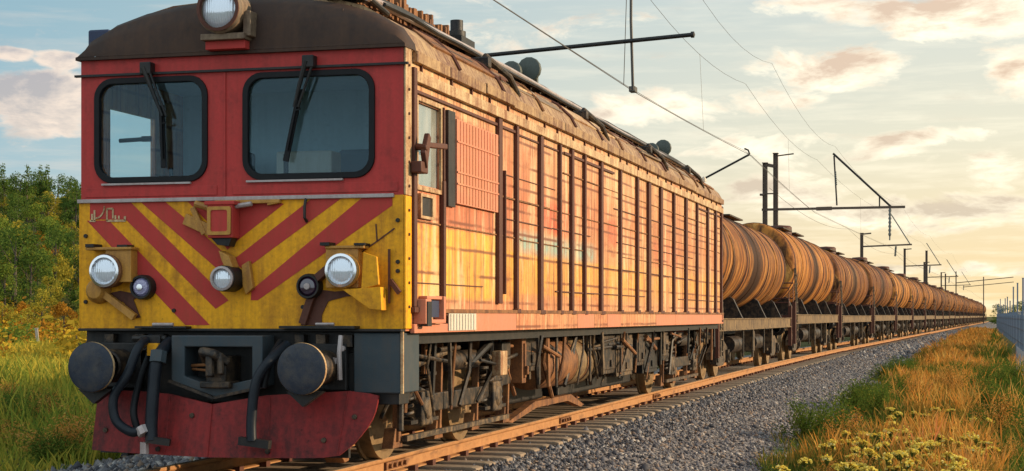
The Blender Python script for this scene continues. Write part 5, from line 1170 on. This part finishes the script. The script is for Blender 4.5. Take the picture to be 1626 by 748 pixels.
mb = MB(); insul(mb, (3.35, Y3, 5.88), (3.34, Y3, 4.72), .07, 0); mb.tube([(3.35, Y3, 5.95), (3.34, Y3, 4.55)], .03); insul(mb, (1.09, Y3, 7.5), (1.13, Y3, 6.9), .05, 0); mb.build('insulator', [M['insulator']], m3)
for (yy, lab, px_, z1, x2) in ((96., 'second twin pole mast counted along the tank wagons', -1.55, 6.7, .75), (140., 'third twin pole mast counted along the tank wagons', -1.6, 7.4, .6), (185., 'fourth twin pole mast counted along the tank wagons', -2.2, 7.6, .0), (240., 'fifth twin pole mast counted along the tank wagons', -2.6, 7.8, 0)):
    mm = mast(yy, lab, ((px_, z1), (x2 - 2.0 if yy > 150 else px_ + 1.9, z1 - .2)) if yy != 96. else ((px_, z1),))
    c_ = cx(yy); mb = MB(); mb.bar((c_ + px_, yy, 5.85), (c_ + 1.6, yy, 5.95), .10, .10); mb.bar((c_ + px_, yy, z1 - .05), (c_ + px_ + .6, yy, z1 + .0), .07, .09); mb.build('cross_beam', [M['mast']], mm)
    mb = MB(); insul(mb, (c_ + .6, yy, 5.85), (c_ + .55, yy, 5.2), .08, 0); mb.tube([(c_ + .3, yy, 7.9), (c_ + 1.5, yy, 5.95)], .035); mb.build('insulator', [M['insulator']], mm)
for (yy, xx) in ((300., 8.6), (345., 9.5)):
    mm = empty('catenary_mast'); tag(mm, 'tall lattice pole %s' % ('left of the far end of the train' if yy == 300. else 'right of the tail of the train, farthest of the masts'), 'mast', 'overhead line masts')
    mb = MB(); mb.box((cx(yy) - 2.6 + (4 if yy > 310 else 0), yy - .1, -.7), (cx(yy) - 2.4 + (4 if yy > 310 else 0), yy + .1, 9.5)); mb.bar((cx(yy) - 2.6, yy, 7.4), (cx(yy) + 7.5, yy, 8.4), .1, .14); mb.build('mast_pole', [M['mast']], mm)

# ================================================================== SUN, SKY, CAMERA
EL = R(15.5); AZ = R(71)
v = Vector((math.sin(AZ)*math.cos(EL), math.cos(AZ)*math.cos(EL), math.sin(EL)))
sd = bpy.data.lights.new('sun', 'SUN'); sd.energy = 4.7; sd.angle = R(.55); sd.color = (1, .77, .50)
so = bpy.data.objects.new('sun', sd); COL.objects.link(so); so.rotation_euler = v.to_track_quat('Z', 'Y').to_euler(); so.location = (30, 10, 30)

wd = bpy.data.worlds.new('World'); SC.world = wd; wd.use_nodes = True
class WN(NT):
    def __init__(s, w): s.t = w.node_tree; s.t.nodes.clear(); s.out = s.t.nodes.new('ShaderNodeOutputWorld')
k = WN(wd)
gen = k.coord('Generated')
sky = k.n('ShaderNodeTexSky', sky_type='NISHITA'); sky.sun_disc = False; sky.sun_elevation = EL; sky.sun_rotation = AZ; sky.air_density = 1.2; sky.dust_density = 2.0; sky.ozone_density = 1.0
sepd = k.n('ShaderNodeSeparateXYZ', {0: gen}); dx_, dy_, dz_ = sepd.outputs
az = k.math('ARCTAN2', dx_, dy_); el = k.math('ARCSINE', dz_)
def pxa(px, py):
    a = math.atan((px - 813)/2650.); return a - R(15.039), math.atan((502 - py)/2650. * math.cos(a))
# clear-sky colour: blue away from the sun, cream towards the glow near the line's far end
glow = k.n('ShaderNodeVectorMath', {0: gen, 1: (math.sin(R(28))*.995, math.cos(R(28))*.995, .06)}, operation='DOT_PRODUCT').outputs['Value']
gf = k.n('ShaderNodeMapRange', {0: glow, 1: .45, 2: .93}, interpolation_type='SMOOTHSTEP').outputs[0]
elv = k.n('ShaderNodeMapRange', {0: el, 1: 0., 2: .2}).outputs[0]
blue = k.ramp(elv, [(0, (.52, .66, .70)), (.35, (.40, .58, .67)), (1, (.27, .47, .58))])
warm = k.ramp(elv, [(0, (1.12, .82, .40)), (.22, (1.04, .84, .52)), (.5, (.92, .86, .66)), (1, (.70, .76, .72))])
grad = k.mix(gf, blue, warm)
nish = k.mix(1.0, sky.outputs[0], (.085, .085, .085), 'MULTIPLY')
base = k.mix(.22, grad, nish)
# clouds: banks placed in the sky by direction, edges broken up by noise
uv = k.n('ShaderNodeCombineXYZ', {0: az, 1: k.math('MULTIPLY', el, 2.6), 2: 0.}).outputs[0]
fb = k.noise(uv, 16, 8, .62, .3)
fb2 = k.noise(k.mapping(uv, (1, 1, 1), (-.010, .014, 0)), 16, 8, .62, .3)
relief = k.math('MULTIPLY', k.math('SUBTRACT', fb, fb2), 4.5)
banks = [(50, 160, 130, 52, 1., 1), (12, 88, 40, 13, .9, 1), (95, 96, 42, 14, .55, 1), (1325, 108, 130, 40, 1., 1), (1215, 160, 110, 26, .9, .6), (1350, 14, 150, 34, 1., 1.), (1545, 22, 150, 46, 1., 1.), (1455, 218, 150, 17, .9, .8), (1610, 118, 70, 50, .9, .7),
         (1030, 170, 210, 34, .8, 0.), (1250, 232, 260, 30, .55, 0.), (1500, 340, 240, 34, .85, 1.5), (1230, 310, 120, 36, .8, 1.4), (1590, 270, 60, 40, .6, .3), (1450, 430, 260, 14, .55, 1.2), (760, 40, 240, 40, .4, 0), (430, -120, 260, 50, .8, .6), (-300, 140, 220, 60, .9, .9), (1900, 160, 200, 60, 1, .8), (2200, 330, 300, 30, .9, 1.)]
dens = None; dark = None
for (x, y, a, b, amt, dk) in banks:
    u0, v0 = pxa(x, y); ra, rb = a / 2650., b / 2650.
    qx = k.math('MULTIPLY', k.math('SUBTRACT', az, u0), 1/ra); qy = k.math('MULTIPLY', k.math('SUBTRACT', el, v0), 1/rb)
    d = k.math('SUBTRACT', 1.0, k.math('ADD', k.math('MULTIPLY', qx, qx), k.math('MULTIPLY', qy, qy)), clamp=False)
    d = k.math('MULTIPLY', k.math('MAXIMUM', d, -1.0), amt)
    dd = k.math('MULTIPLY', k.math('MULTIPLY_ADD', qy, .5, .55, clamp=True), dk)
    dd = k.math('MULTIPLY', dd, k.math('MAXIMUM', d, 0.))
    dens = d if dens is None else k.math('MAXIMUM', dens, d)
    dark = dd if dark is None else k.math('MAXIMUM', dark, dd)
bandn = k.noise(k.mapping(uv, (2.2, 9, 1), (3, 1, 0)), 5.5, 6, .6)
sc_ = k.math('ADD', k.math('MULTIPLY', dens, .8), k.math('MULTIPLY', k.math('SUBTRACT', fb, .52), 3.4))
cm = k.n('ShaderNodeMapRange', {0: sc_, 1: -.02, 2: .58}, interpolation_type='SMOOTHSTEP').outputs[0]
wisps = k.math('MULTIPLY', k.ramp(bandn, [(.46, 0), (.68, 1)]), k.ramp(elv, [(0, .8), (.6, .5), (1, .3)]))
cm = k.math('MAXIMUM', cm, k.math('MULTIPLY', wisps, .55), clamp=True)
lit = k.mix(gf, (.88, .72, .60), (1.25, 1.14, .88))
shade = k.mix(gf, (.44, .42, .44), (.74, .55, .40))
sh_f = k.math('ADD', k.math('MULTIPLY', dark, 1.25), k.math('MULTIPLY', relief, .9), clamp=True)
low = k.ramp(elv, [(.25, 1), (.7, 0)])
shade = k.mix(k.math('MULTIPLY', low, .75), shade, (.62, .56, .44))
ccol = k.mix(sh_f, lit, shade)
final = k.mix(k.math('MULTIPLY', cm, .9), base, ccol)
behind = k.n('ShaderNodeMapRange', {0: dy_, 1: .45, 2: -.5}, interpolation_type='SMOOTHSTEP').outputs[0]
final = k.mix(k.math('MULTIPLY', behind, .65), final, (1.06, 1.22, 1.32))  # unseen sky behind the camera, brightened to fill the shaded cab front
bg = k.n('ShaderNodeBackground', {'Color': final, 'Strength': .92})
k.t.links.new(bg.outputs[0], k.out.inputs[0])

cam = bpy.data.cameras.new('camera'); co = bpy.data.objects.new('camera', cam); COL.objects.link(co)
co.location = (6.2, -13.69, 1.37); co.rotation_euler = (R(90), 0, R(15.039))
cam.sensor_width = 36; cam.lens = 2650/1626*36; cam.shift_y = 128/1626; cam.clip_end = 8000; cam.clip_start = .1
SC.camera = co
SC.view_settings.view_transform = 'Standard'; SC.view_settings.look = 'None'; SC.view_settings.exposure = .3; SC.view_settings.gamma = 1
SC.render.engine = 'CYCLES'; SC.cycles.max_bounces = 6; SC.cycles.transparent_max_bounces = 8
try: SC.cycles.use_denoising = True
except Exception: pass
